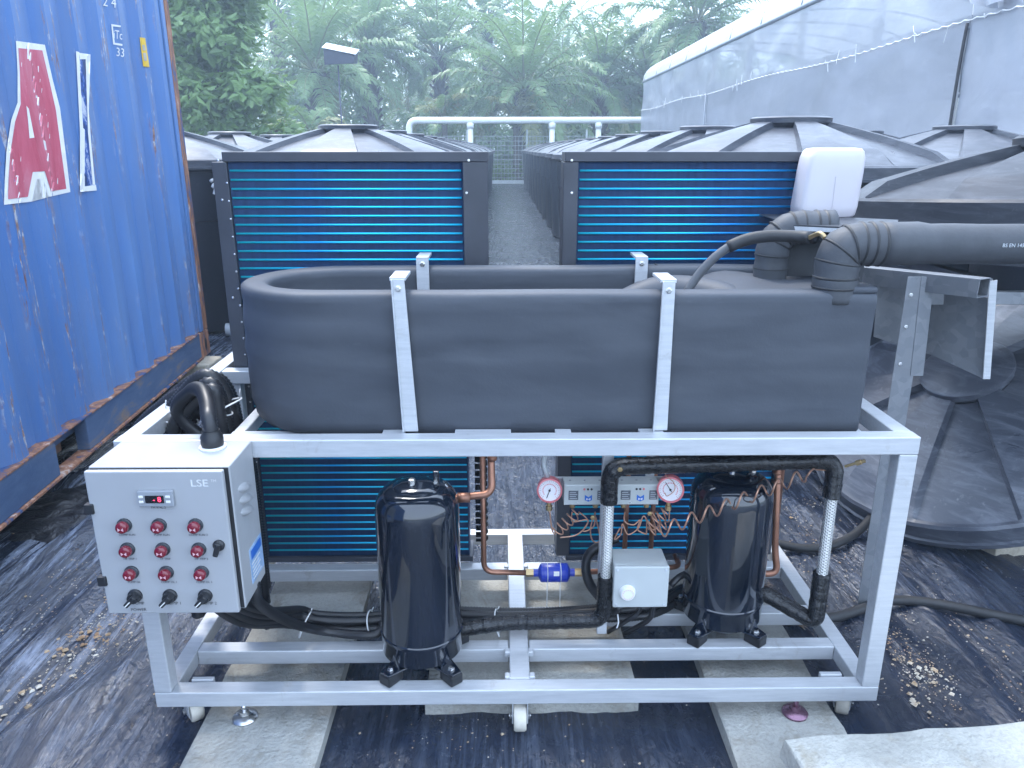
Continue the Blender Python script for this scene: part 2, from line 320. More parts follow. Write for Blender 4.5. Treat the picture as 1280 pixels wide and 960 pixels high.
def box(name, mats, parent, x0, x1, y0, y1, z0, z1, bevel=.002, M=None):
    return MB().box(x0, x1, y0, y1, z0, z1, 0, M).build(name, mats, parent, bevel=bevel)
def spline(pts, k=10, closed=False):
    P = [Vector(p) for p in pts]; out = []; n = len(P)
    for i in range(n if closed else n-1):
        g = (lambda j: P[j % n]) if closed else (lambda j: P[max(0, min(n-1, j))])
        a, b, c, d = g(i-1), g(i), g(i+1), g(i+2)
        for q in range(k):
            t = q/k; out.append(.5*((2*b)+(c-a)*t+(2*a-5*b+4*c-d)*t*t+(3*b-a-3*c+d)*t**3))
    if not closed: out.append(P[-1])
    return out
def bend(pts, r, k=6):
    """polyline with its corners rounded to radius r"""
    P = [Vector(p) for p in pts]; out = [P[0]]
    for i in range(1, len(P)-1):
        a = (P[i-1]-P[i]); b = (P[i+1]-P[i]); q = min(r, a.length*.49, b.length*.49)
        A = P[i]+a.normalized()*q; B = P[i]+b.normalized()*q
        for j in range(k+1):
            t = j/k; out.append(A*(1-t)**2+P[i]*2*t*(1-t)+B*t*t)
    out.append(P[-1]); return out
def resample(pts, step):
    P = [Vector(p) for p in pts]; out = [P[0]]; need = step
    for a, b in zip(P, P[1:]):
        L = (b-a).length; pos = 0
        while L-pos >= need:
            pos += need; out.append(a+(b-a)*(pos/L)); need = step
        need -= (L-pos)
    if (out[-1]-P[-1]).length > step*.3: out.append(P[-1])
    return out
def face_cam(c, n, up=(0, 0, 1)):
    """matrix whose local Z points along n at c"""
    z = Vector(n).normalized(); x = Vector(up).cross(z)
    if x.length < 1e-4: x = Vector((1, 0, 0)).cross(z)
    x.normalize(); y = z.cross(x); M = Matrix((x, y, z)).transposed().to_4x4(); M.translation = Vector(c); return M
def text_mesh(txt, size):
    cu = bpy.data.curves.new('t', 'FONT'); cu.body = txt; cu.size = size; cu.align_x = 'CENTER'; cu.align_y = 'CENTER'; cu.resolution_u = 3
    o = bpy.data.objects.new('t', cu); COL.objects.link(o); dg = bpy.context.evaluated_depsgraph_get()
    me = bpy.data.meshes.new_from_object(o.evaluated_get(dg)); v = [tuple(p.co) for p in me.vertices]; f = [tuple(p.vertices) for p in me.polygons]
    bpy.data.objects.remove(o); bpy.data.curves.remove(cu); return v, f
FRONT = Matrix(((1, 0, 0), (0, 0, -1), (0, 1, 0))).to_4x4()          # local XY -> world XZ, local Z -> -Y (towards the camera)
def text_obj(txt, size, c, mat, parent, M=None, sx=1.0, name='lettering'):
    v, f = text_mesh(txt, size); T = Matrix.Translation(Vector(c)) @ (M or FRONT)
    o = MB().add([T @ Vector((p[0]*sx, p[1], p[2])) for p in v], f).build(name, mat, parent); return o
def copy_tree(o, parent=None):
    c = o.copy(); COL.objects.link(c); c.parent = parent
    for ch in o.children: copy_tree(ch, c)
    return c
ORD = ['first', 'second', 'third', 'fourth', 'fifth', 'sixth', 'seventh', 'eighth', 'ninth', 'tenth', 'eleventh', 'twelfth', 'thirteenth', 'fourteenth', 'fifteenth', 'sixteenth', 'seventeenth']

# ================================================================== THE SETTING
def vnoise(x, y, seed=0):
    from mathutils import noise
    return noise.noise(Vector((x, y, seed)))
# soil to the horizon
o = MB().add([(-400, -60, -.03), (400, -60, -.03), (400, 700, -.03), (-400, 700, -.03)], [(0, 1, 2, 3)]).build('ground', 'soil'); o['kind'] = 'structure'; o['label'] = 'grassy soil beyond the fence'
# black weed-control sheet: real folds near the machine
def axis(parts):
    out = []
    for a, b, st in parts: out += list(np.arange(a, b-1e-6, st))
    return out+[parts[-1][1]]
xs = axis([(-14, -3.2, .6), (-3.2, 3.2, .032), (3.2, 14, .6)]); ys = axis([(-9, .9, .9), (.9, 5.0, .034), (5, 12, .14), (12, 35.2, .9)])
vs = []
for y in ys:
    for x in xs:
        near = max(0, min(1, (6.5-y)/2.5))*max(0, min(1, (3.4-abs(x))/.6))
        h = 0
        if near > 0:
            wx = x + .10*vnoise(x*1.1, y*.8, 3)+.035*y
            f1 = vnoise(wx*4.2, y*.55, 1); f2 = vnoise(wx*11, y*1.3, 5); f3 = vnoise(x*17, y*5, 9)
            side = .35+.65*min(1, max(0, (abs(x-.02)-.75)/.35))
            h = near*side*((.024+.020*min(1, max(0, (-x-.95)/.3)))*max(0, 1-abs(f1)*5)+.010*(1-min(1, abs(f2)*3))+.0025*f3+.006*vnoise(x*1.3, y*1.3, 2))
        vs.append((x, y, .004+max(-.002, h)))
nx = len(xs); fs = [(j*nx+i, j*nx+i+1, (j+1)*nx+i+1, (j+1)*nx+i) for j in range(len(ys)-1) for i in range(nx-1)]
o = MB().add(vs, fs).build('ground_sheet', 'sheet', smooth=True); o['kind'] = 'structure'; o['label'] = 'creased black plastic ground sheet with painted glare, dusty streaks and dirt'

# ------------------------------------------------------------------ concrete slabs and blocks
def slab(name, label, cat, x0, x1, y0, y1, z0, z1, mat='concrete', rz=0, group=None, rough=.006, seg=9):
    cx, cy = (x0+x1)/2, (y0+y1)/2; bm = bmesh.new(); bmesh.ops.create_cube(bm, size=1)
    bmesh.ops.subdivide_edges(bm, edges=bm.edges[:], cuts=seg, use_grid_fill=True)
    sd_ = random.random()*50
    for v in bm.verts:
        p = Vector((v.co.x*(x1-x0), v.co.y*(y1-y0), (v.co.z+.5)*(z1-z0)))
        edge = sum(abs(abs(c)-.5) < .01 for c in v.co)
        if v.co.z > -.49:
            k = rough*(1.6 if edge >= 2 else .35)
            p.x += k*vnoise(p.y*7+sd_, p.z*9, 1)*1.2 - (np.sign(v.co.x)*k*.5*abs(vnoise(p.y*19, sd_, 4)) if edge >= 2 else 0)
            p.y += k*vnoise(p.x*7, sd_+p.z*9, 2)*1.2 - (np.sign(v.co.y)*k*.5*abs(vnoise(p.x*19, sd_, 5)) if edge >= 2 else 0)
            if edge >= 2: p.z -= k*abs(vnoise(p.x*13, p.y*13, sd_))
        v.co = p
    me = bpy.data.meshes.new(name); bm.to_mesh(me); bm.free(); me.materials.append(MATS[mat])
    o = bpy.data.objects.new(name, me); COL.objects.link(o); o.location = (cx, cy, z0); o.rotation_euler = (0, 0, R_(rz))
    b = o.modifiers.new('bevel', 'BEVEL'); b.width = .006; b.segments = 2; b.limit_method = 'ANGLE'
    return tag(o, label, cat, group)
G = 'concrete slabs under the machine'
slab('concrete_slab', 'long grey concrete plank under the left end of the frame, below the control box', 'slab', -.825, -.482, 1.05, 2.52, .006, .052, rz=0, group=G)
slab('concrete_slab', 'wide grey concrete slab in the middle, behind the centre caster', 'slab', -.225, .385, 1.80, 2.56, .006, .052, group=G)
slab('concrete_slab', 'long grey concrete plank under the right end of the frame with purple levelling foot', 'slab', .597, .916, 1.10, 2.56, .006, .052, group=G)
slab('concrete_slab', 'pale concrete slab in the lower right corner, upper of two', 'slab', .71, 1.62, .80, 1.545, .118, .178, 'concrete_pale', rz=4.5, group='slabs stacked at the lower right corner', rough=.010)
slab('concrete_slab', 'pale concrete slab in the lower right corner, lower of two', 'slab', .70, 1.60, .78, 1.50, .012, .1165, 'concrete_pale', rz=3.5, group='slabs stacked at the lower right corner')
slab('concrete_block', 'sand coloured concrete block under the container corner', 'block', -2.36, -1.99, 5.00, 5.24, .004, .148, 'block_sand', rz=-3.6)
slab('concrete_block', 'rough concrete block propping the tilted tank lid, right edge of the picture', 'block', 1.90, 2.24, 2.66, 2.94, .006, .155, 'block_sand', rz=12, rough=.016)

# ------------------------------------------------------------------ shipping container
A0 = PZ(0, 662, .15); A1 = PZ(262, 441, .15)
cdir = (A0-A1); cdir.z = 0; cdir.normalize()                    # along the wall, from the far corner towards the camera
cnor = Vector((-cdir.y, cdir.x, 0)); cnor = cnor if cnor.x > 0 else -cnor
CO = Vector((A1.x, A1.y, .15))
cont = empty('shipping_container', tuple(CO)); tag(cont, 'blue corrugated shipping container with worn red and white lettering and rusty edges', 'container')
def W(s, d, z): return CO + cdir*s + cnor*d + Vector((0, 0, z-.15))     # s along wall, d outward, z world height
def wall_px(px, py):
    r = ray(px, py); o_ = Vector((0, 0, H)); t = (CO-cnor*.026-o_).dot(cnor)/r.dot(cnor); p = o_+r*t; return ((p-CO).dot(cdir), p.z)
PITCH = .278; DEEP = .042; S0 = .13; SL = 6.0
def corr(s):
    """outward offset of the corrugated side at s"""
    t = ((s-S0) % PITCH)/PITCH
    if t < .26: return 0
    if t < .50: return -DEEP*(t-.26)/.24
    if t < .76: return -DEEP
    return -DEEP*(1-(t-.76)/.24)
breaks = []
s_ = S0
while s_ < SL:
    for q in (0, .26, .50, .76): breaks.append(s_+q*PITCH)
    s_ += PITCH
zb, ztop = .335, 2.66
mb = MB(); zz = [zb, .9, 1.5, 2.1, ztop]
vs = [W(s, -.012+corr(s), z) for s in breaks for z in zz]; k = len(zz)
fs = [(i*k+j, i*k+j+1, (i+1)*k+j+1, (i+1)*k+j) for i in range(len(breaks)-1) for j in range(k-1)]
o = mb.add(vs, fs).build('side_wall', 'container_blue', cont)
at_ = o.data.attributes.new('wear', 'FLOAT', 'POINT'); at_.data.foreach_set('value', [1.0 if (i//k) % 4 < 2 else 0.0 for i in range(len(vs))])
def cbox(name, mat, s0, s1, d0, d1, z0, z1, bevel=.004, parent=cont):
    vs = [W(s, d, z) for z in (z0, z1) for d in (d0, d1) for s in (s0, s1)]
    return MB().add(vs, [(0, 2, 3, 1), (4, 5, 7, 6), (0, 1, 5, 4), (1, 3, 7, 5), (3, 2, 6, 7), (2, 0, 4, 6)]).build(name, mat, parent, bevel=bevel)
cbox('corner_post', 'container_blue', .066, .12, -.16, .0, .33, 2.62)
cbox('corner_post_edge', 'container_rust', -.012, .065, -.16, .004, .33, 2.62)
pk0, pk1 = wall_px(105, 555)[0], wall_px(68, 590)[0]
p0, p1 = min(pk0, pk1), max(pk0, pk1)
cbox('bottom_rail', 'rail_paint', .168, p0, -.06, .0, .165, .325); cbox('bottom_rail', 'rail_paint', p1, p1+2.05, -.06, .0, .165, .325)
cbox('rail_lip', 'container_rust', .168, 5.9, -.075, .006, .327, .335, .001); cbox('rail_lip', 'container_rust', .168, 5.9, -.06, .012, .152, .164, .001)
pk = cbox('forklift_pocket', 'pocket_rust', p0+.002, p1-.002, -.5, -.13, .168, .320)
cbox('corner_casting', 'container_rust', -.014, .164, -.162, .006, .152, .325, .008)
cc = W(.075, .004, .235); M = face_cam(cc, cnor)
MB().prism([(.026*math.cos(a)*.8, .045*math.sin(a)) for a in [i*math.pi/10 for i in range(20)]], M, .004).build('casting_hole', 'ink', cont)
cbox('end_wall', 'container_blue', -.008, .03, -2.43, -.165, .16, 2.62); cbox('roof', 'container_blue', .0, 6.05, -2.43, -.02, 2.62, 2.655)
cbox('back_wall', 'container_blue', .035, 6.0, -2.43, -2.40, .16, 2.618); cbox('floor', 'rail_paint', .17, 6.0, -2.39, -.07, .25, .318); cbox('end_wall', 'container_blue', 6.002, 6.05, -2.39, .0, .16, 2.618)
cbox('corner_post', 'container_blue', 5.90, 6.0, -.16, .0, .336, 2.617)
# print on the corrugated side: outlines cut into narrow strips, each corner laid on the folded sheet
def on_wall(px, py, off):
    r = ray(px, py); rn, rs = r.dot(cnor), r.dot(cdir); o_ = Vector((0, 0, H))-CO; on, os_ = o_.dot(cnor), o_.dot(cdir)
    g = lambda t: (on+rn*t)-(-.012+corr(os_+rs*t)+off)
    t0 = (.06-on)/rn; t1 = (-.12-on)/rn; lo = t0
    for i in range(1, 49):
        hi = t0+(t1-t0)*i/48
        if g(hi) <= 0: break
        lo = hi
    for _ in range(24):
        mid = (lo+hi)/2
        if g(mid) > 0: lo = mid
        else: hi = mid
    return Vector((0, 0, H))+r*hi
def decal(name, polys, mat, off=.005):
    bm = bmesh.new()
    for poly in polys: bm.faces.new([bm.verts.new((x, y, 0)) for x, y in poly])
    bmesh.ops.triangulate(bm, faces=bm.faces[:])
    for ax, st_ in ((0, 2.0), (1, 14.0)):
        lo = min(v.co[ax] for v in bm.verts); hi = max(v.co[ax] for v in bm.verts); q = lo+st_
        while q < hi:
            co = [0, 0, 0]; co[ax] = q; no = [0, 0, 0]; no[ax] = 1
            bmesh.ops.bisect_plane(bm, geom=bm.verts[:]+bm.edges[:]+bm.faces[:], plane_co=co, plane_no=no); q += st_
    bm.verts.index_update()
    mb = MB().add([on_wall(v.co.x, v.co.y, off) for v in bm.verts], [tuple(q.index for q in f.verts) for f in bm.faces]); bm.free()
    return mb.build(name, mat, cont)
# letter A: white outline, red face, white inner stroke
decal('letter_outline', [[(20, 51), (56, 56), (66, 100), (75, 135), (82, 190), (88, 240), (62, 246), (54, 224), (46, 224), (40, 252), (5, 256), (6, 225), (8, 190), (14, 150), (22, 128), (22, 90)]], 'print_white', .004)
decal('letter_face', [[(23, 60), (53, 63), (62, 102), (70, 138), (77, 192), (83, 236), (64, 239), (56, 214), (41, 215), (35, 246), (10, 249), (11, 222), (13, 192), (19, 152), (26, 130), (25, 92)]], 'letter_red', .0055)
decal('letter_stroke', [[(33, 132), (36, 136), (43, 172), (37, 173), (35, 150)]], 'print_white', .007)
# worn narrow letter beside it
decal('letter_face', [[(99, 73), (107, 73), (109, 165), (116, 233), (105, 233), (104, 162), (102, 150)]], 'letter_worn', .0045)
decal('letter_outline', [[(95, 64), (99, 65), (101, 110), (104, 160), (106, 162), (106, 233), (120, 231), (121, 238), (100, 240), (100, 165)], [(99, 66), (113, 68), (113, 74), (100, 74)], [(107, 74), (113, 74), (111, 140), (114, 178), (119, 231), (116, 231), (110, 165)]], 'print_white', .006)
def decal_text(txt, px, py, hpx, sx=.62):
    v, f = text_mesh(txt, hpx*1.4); decal('lettering', [[(px+v[i][0]*sx, py-v[i][1]+.17*v[i][0]*sx) for i in q] for q in f], 'print_white', .005)
decal_text('2 4', 137, 3, 13, .75); decal_text('iTc', 147.5, 44, 11, .58); decal_text('33', 150.5, 66, 11, .72)
decal('lettering', [[(139, 30), (151, 32), (151, 34), (141, 33)], [(139, 30), (141, 33), (143.5, 53), (141.5, 55.5)], [(141.5, 53), (153, 55), (153, 57.5), (141.5, 55.5)]], 'print_white')
decal('sticker', [[(174.5, 46.5), (181.5, 47.5), (187, 84), (179, 83)]], 'yellow_sticker')
decal('sticker_print', [[(177.5, 56), (181, 56), (182.5, 63), (178.5, 63)], [(178.6, 66), (182.6, 66), (184, 76), (180, 76)]], 'cardboard', .007)

# ------------------------------------------------------------------ tanks with ribbed lids
def lid_mesh(mb, Rr, h, rim, sect=6, mi=0, M=None):
    cap_r = .235*Rr; nr = 7; step = (.034 if Rr > .8 else .046)*Rr/.9
    angs = []
    for q in range(sect*2):
        a0 = q*math.pi/sect; w_ = math.pi/sect; up = q % 2 == 0
        for t in (.0, .25, .5, .75, 1.0): angs.append((a0+w_*(.02+.96*t), up))
    n = len(angs); vs = []
    for i in range(nr+1):
        t = i/nr; r = cap_r*.97+(Rr*.965-cap_r*.97)*t
        z = h*(1-t)*(1+.22*t) 
        for a, up in angs:
            lift = step*(1 if t < .95 else .2) if up else 0
            rr = r*(1 if t < .99 else .995)
            vs.append(Vector((rr*math.cos(a), rr*math.sin(a), z+lift)))
    for rr, z in ((Rr*.985, .004), (Rr, -.006), (Rr*1.0, -rim*.75), (Rr*1.015, -rim*.78), (Rr*1.015, -rim), (Rr*.97, -rim), (Rr*.95, -rim*.2)):
        for a, up in angs: vs.append(Vector((rr*math.cos(a), rr*math.sin(a), z)))
    rows = nr+1+7
    fs = [(i*n+k, (i+1)*n+k, (i+1)*n+(k+1) % n, i*n+(k+1) % n) for i in range(rows-1) for k in range(n)]
    fs.append(tuple(reversed([(rows-1)*n+k for k in range(n)])))
    if M: vs = [M @ v for v in vs]
    mb.add(vs, fs, mi); return mb
def cap_mesh(mb, Rr, h, M=None):
    s = (.034 if Rr > .8 else .046)*Rr/.9; r = .235*Rr
    mb.lathe([(r*.90, h-.02), (r*.98, h+s*.4), (r*1.06, h+s*.7), (r*1.07, h+s*1.5), (r*1.0, h+s*1.75), (0.001, h+s*1.9)], 36, M, cap=False); return mb
def make_tank(Rr, zr, h, rb):
    t = empty('water_tank')
    mb = MB(); prof = [(rb-.04, .004), (rb, .03), (rb+(Rr*.93-rb)*.66, zr*.66), (rb+(Rr*.93-rb)*.66+.012, zr*.665), (Rr*.93, zr-.10), (Rr*.955, zr-.09), (Rr*.955, zr-.002)]
    n = 72; vs = []
    for r, z in prof:
        for k in range(n):
            a = 2*math.pi*k/n; q = r*(1-.010*(1 if k % 6 == 0 else 0)*(1 if .05 < z < zr-.12 else 0)); vs.append((q*math.cos(a), q*math.sin(a), z))
    L = len(prof)
    mb.add(vs, [(i*n+k, i*n+(k+1) % n, (i+1)*n+(k+1) % n, (i+1)*n+k) for i in range(L-1) for k in range(n)]+[tuple(reversed(range(n)))])
    mb.build('body', 'tank_plastic', t, smooth=True, auto=32)
    T = Matrix.Translation((0, 0, zr))
    lid = lid_mesh(MB(), Rr, h, .075, M=T).build('lid', 'lid_plastic', t, smooth=True, auto=28)
    cap_mesh(MB(), Rr, h, T).build('lid_cap', 'lid_plastic', lid, smooth=True, auto=40)
    return t
proto = make_tank(.92, 1.46, .20, .78); first = True
def place_tank(x, y, label, group, rz):
    global first
    t = proto if first else copy_tree(proto); first = False
    t.location = (x, y, .004); t.rotation_euler = (0, 0, rz); return tag(t, label, 'tank', group)
GR, GL = 'black tanks in the row right of the aisle', 'black tanks in the row left of the aisle'
for k in range(16):
    place_tank(1.70, 4.72+1.885*k, 'black tank right of the aisle, %s of its row counted from the blue coils' % ORD[k], GR, .26+.5*(k % 5)+(0 if k == 0 else random.random()))
for k in range(15):
    place_tank(-1.20, 6.30+1.885*k, 'black tank left of the aisle, %s of its row counted from the blue coils' % ORD[k], GL, .26 if k == 0 else random.random()*6)
for k in range(6):
    tk = place_tank(-3.02, 7.05+1.885*k, 'black tank with white squiggle on its side, beside the container corner' if k == 0 else 'black tank in the far left row behind the container, %s of its row' % ORD[k], 'black tanks behind the container', .9 if k == 0 else random.random()*6)
    if k == 0: tank_l = tk
for k in range(5):
    place_tank(3.74, 6.45+1.885*k, 'black tank near the greenhouse wall, %s of the row' % ORD[k+1], 'black tanks along the greenhouse', [.0, 1.3, 2.1, .4, .8][k])
place_tank(3.74, 4.50, 'black tank near the greenhouse wall, first of the row at the right picture edge', 'black tanks along the greenhouse', .45)
# white painted squiggle on the tank beside the container
def on_cyl(px, py, cx, cy, r):
    d = ray(px, py); a = d.x**2+d.y**2; b = -2*(d.x*cx+d.y*cy); c = cx*cx+cy*cy-r*r; D = b*b-4*a*c
    t = (-b-math.sqrt(max(0, D)))/(2*a); return Vector((d.x*t, d.y*t, H+d.z*t))
sq = [on_cyl(x, y, -3.02, 7.05, .90) for x, y in [(263, 227), (266, 225), (270, 225.5), (270, 229), (267, 231), (266, 234), (269, 234), (269, 238), (268, 243)]]
tank_l.matrix_world = Matrix.LocRotScale(tank_l.location, tank_l.rotation_euler, None)
MB().tube(resample(spline(sq, 6), .01), .014, 8).build('paint_mark', 'print_white', tank_l, smooth=True)
# loose lids
def loose_lid(label, C, n, Rr, rz=0, mat='lid_plastic'):
    root = empty('tank_lid', tuple(C)); tag(root, label, 'tank lid', 'loose tank lids')
    M = face_cam(C, n) @ Matrix.Rotation(rz, 4, 'Z')
    lid_mesh(MB(), Rr, .20*Rr, .10, M=M).build('shell', mat, root, smooth=True, auto=28)
    cap_mesh(MB(), Rr, .20*Rr, M).build('lid_cap', mat, root, smooth=True, auto=40)
az, ti = R_(-158), R_(33); RL = .72
nl = Vector((math.sin(ti)*math.cos(az), math.sin(ti)*math.sin(az), math.cos(ti)))
loose_lid('large black ribbed tank lid leaning tilted on the ground at right', Vector((2.075, 3.14, RL*math.sin(ti)+.095)), nl, RL, .32, 'lid_mid')
loose_lid('black tank lid above the insulated pipe at right, lower of two nested lids', Vector((2.06, 2.86, 1.290)), Vector((0, .03, 1)), .745, .6, 'lid_dark')
loose_lid('black tank lid above the insulated pipe at right, upper of two nested lids', Vector((2.075, 2.86, 1.378)), Vector((-.01, .05, 1)), .76, .3, 'lid_dark')

# ------------------------------------------------------------------ greenhouse
XW = 5.6
def gw(px, py):                                   # point of the film wall under a pixel
    r = ray(px, py); t = XW/r.x; return Vector((XW, r.y*t, H+r.z*t))
gh = empty('greenhouse', (XW, 18, 0)); tag(gh, 'long greenhouse with hazy grey plastic film walls and white arched roof', 'greenhouse')
YF = XW/((790-628)/952)*.985; ZM, ZE = 2.98, 4.05
def zmid(y): return ZM+.03*math.sin(y*.8)
def sheet_grid(name, mat, y0, y1, z0f, z1f, ny, nz, amp, x=XW):
    vs = []; ys_ = np.linspace(y0, y1, ny)
    for y in ys_:
        for j in range(nz):
            t = j/(nz-1); z = z0f(y)*(1-t)+z1f(y)*t
            vs.append((x+amp*(vnoise(y*.9, z*1.3, 3)+.5*vnoise(y*2.6, z*2.1, 6))*math.sin(math.pi*t)**.5, y, z))
    return MB().add(vs, [(i*nz+j, i*nz+j+1, (i+1)*nz+j+1, (i+1)*nz+j) for i in range(ny-1) for j in range(nz-1)]).build(name, mat, gh, smooth=True)
ycut = (gw(1213, 47).y+gw(1187, 166).y)/2
cut = [1.5, ycut, 22.0, YF]                        # butt joints between lengths of film
for a, b in zip(cut, cut[1:]): sheet_grid('wall_film', 'film_lower', a+.018, b-.018, lambda y: .05, zmid, max(8, int((b-a)*6)), 12, .05)
for a, b in zip(cut, cut[1:]): sheet_grid('upper_film', 'film_upper', a+.006, b-.006, zmid, lambda y: ZE, max(8, int((b-a)*6)), 8, .08, XW+.02)
MB().tube([(XW+.03, y, ZE+.02) for y in np.linspace(1.5, YF, 30)], .05, 8).build('gutter', 'gh_post', gh, smooth=True)
# lacing rope along the joint
pts = []; y = 1.6
while y < YF-.1:
    pts.append((XW-.035-.012*math.cos(y*26), y, zmid(y)+.009*math.sin(y*26))); y += .05
MB().tube(pts, .009, 5).build('lacing_rope', 'rope', gh, smooth=True)
rag = []                                          # torn ends of film along the lacing
mb = MB(); rr = random.Random(4)
for i in range(45):
    y = 1.8+rr.random()**1.3*(YF-3); z = zmid(y); a = rr.uniform(-1, 1)
    mb.tube([(XW-.05, y, z), (XW-.07, y+.05*a, z+rr.uniform(-.12, .14)), (XW-.06, y+.12*a, z+rr.uniform(-.2, .2))], .006, 4)
mb.build('film_shreds', 'rope', gh)['kind'] = 'stuff'
for y in (3.0, 6.2, 9.4, 12.6, 15.8, 19, 22.2, 25.4, 28.6, YF-.1):
    MB().tube([(XW+.14, y, 0), (XW+.14, y, ZE)], .075, 8).build('post', 'gh_post', gh, smooth=True)
for z in (1.1, 2.2, ZM):
    MB().tube([(XW+.26, 1.6, z), (XW+.26, YF-.2, z)], .03, 6).build('purlin', 'gh_post', gh, smooth=True)
# hanging bunched film under the gutter
mb = MB(); vs = []; n1, n2 = 30, 14
for i in range(n1):
    for j in range(n2):
        u, v_ = i/(n1-1), j/(n2-1); y = 8.6+2.6*u*(1-.45*v_); vs.append((XW-.10-.12*math.sin(u*23+v_*4)*(.4+.6*v_)-.1*vnoise(u*9, v_*4, 8), y, ZE+.1-v_*(.55+.55*math.sin(u*3.1))))
mb.add(vs, [(i*n2+j, i*n2+j+1, (i+1)*n2+j+1, (i+1)*n2+j) for i in range(n1-1) for j in range(n2-1)]).build('bunched_film', 'film_upper', gh, smooth=True)
# seam rod
MB().tube(spline([(XW-.03, ycut, ZM), (XW-.035, ycut+.02, 2.2), (XW-.03, ycut-.01, .1)], 6), .022, 6).build('seam_cord', 'ink', gh, smooth=True)
sA = gw(873, 120)
MB().tube([(XW-.06, 22.0, ZM), (XW-.06, 22.0, .1)], .02, 6).build('seam_cord', 'gh_post', gh, smooth=True)
# arched roof, in lengths between hoops, and what stands inside
def arch(a): return (XW+.02+3.6-3.6*math.cos(a), ZE+.06+1.12*max(0, math.sin(a))**.85)
ybs = list(np.arange(1.5, YF, 2.35))+[YF]
for a, b in zip(ybs, ybs[1:]):
    vs = []
    for i in range(5):
        for j in range(25):
            x, z = arch(math.pi*j/24); vs.append((x, a+(b-a)*i/4, z))
    MB().add(vs, [(i*25+j, i*25+j+1, (i+1)*25+j+1, (i+1)*25+j) for i in range(4) for j in range(24)]).build('roof_film', 'film_roof', gh, smooth=True)
    MB().tube([(arch(math.pi*j/16)[0], a+.05, arch(math.pi*j/16)[1]-.045) for j in range(17)], .03, 6).build('roof_hoop', 'gh_post', gh, smooth=True)
MB().box(XW+.3, XW+7, YF-.06, YF, .02, ZE).build('end_film', 'film_upper', gh)
MB().box(XW+7.1, XW+7.16, 1.5, YF-.1, .02, ZE).build('wall_film', 'film_roof', gh)
MB().box(XW+1.6, XW+1.7, 2, YF-1, 2.4, 3.5).build('shade_cloth', 'gh_shade', gh)

# ------------------------------------------------------------------ white pipe rail, mesh fence, solar lamp
YP = 34.0
pr = empty('pipe_rail', (PY(510, 150, YP).x, YP, 0)); tag(pr, 'white pipe rail with uprights in front of the palms', 'railing')
zt = PY(650, 150.5, YP).z; x0 = PY(511, 150, YP).x; x1 = XW+6
MB().tube(bend([(x0, YP, .0), (x0, YP, zt), (x1, YP, zt+.02)], .35, 8), .135, 14).build('top_pipe', 'pvc_white', pr, smooth=True)
for px in (588, 690, 748):
    xx = PY(px, 165, YP).x; MB().tube([(xx, YP, 0), (xx, YP, zt-.06)], .115, 12).build('upright', 'pvc_white', pr, smooth=True)
    MB().tube([(xx, YP, zt-.32), (xx, YP, zt-.1)], .15, 12).build('tee_fitting', 'pvc_white', pr, smooth=True)
fe = empty('mesh_fence', (0, 36, 0)); tag(fe, 'grey wire mesh fence on thin posts behind the tank rows', 'fence')
xf0, xf1, yf = -15, 6.5, 36.0
for i in range(9):
    x = xf0+i*(xf1-xf0)/8; MB().tube([(x, yf, 0), (x, yf, 2.35)], .045, 8).build('post', 'far_wire', fe, smooth=True)
mb = MB()
for i in range(int((xf1-xf0)/.16)): x = xf0+.08+i*.16; mb.box(x-.008, x+.008, yf-.01, yf+.01, .05, 2.1)
for j in range(11): z = .06+j*.2; mb.box(xf0, xf1, yf-.03, yf-.012, z-.011, z+.011)
o = mb.build('wire_mesh', 'far_wire', fe); o['kind'] = 'stuff'
MB().box(xf0, xf1, yf-.12, yf-.05, .0, .16).build('base_rail', 'pvc_grey', fe)
ys_ = 26.0; c = PY(424, 73, ys_); sl_ = empty('solar_lamp', (c.x, ys_, 0)); tag(sl_, 'small solar lamp with tilted pale panel on a thin pole before the trees', 'lamp')
MB().tube([(c.x-.05, ys_, 0), (c.x-.05, ys_, c.z-.2)], .025, 8).build('pole', 'lamp_body', sl_, smooth=True)
hw = .46; MB().add([(c.x-hw, ys_-.1, c.z+.28), (c.x+hw+.05, ys_-.1, c.z+.08), (c.x+hw, ys_-.1, c.z-.16), (c.x-hw, ys_-.1, c.z-.20), (c.x-hw, ys_+.6, c.z+.50), (c.x+hw+.05, ys_+.6, c.z+.30), (c.x+hw, ys_+.6, c.z-.1), (c.x-hw, ys_+.6, c.z-.1)],
     [(3, 2, 1, 0), (4, 5, 6, 7), (0, 1, 5, 4), (1, 2, 6, 5), (2, 3, 7, 6), (3, 0, 4, 7)]).build('housing', 'lamp_body', sl_, bevel=.02)
MB().add([(c.x-hw-.04, ys_-.16, c.z+.30), (c.x+hw+.09, ys_-.16, c.z+.10), (c.x+hw+.09, ys_+.62, c.z+.33), (c.x-hw-.04, ys_+.62, c.z+.53)], [(0, 1, 2, 3)]).build('solar_panel', 'solar_top', sl_)

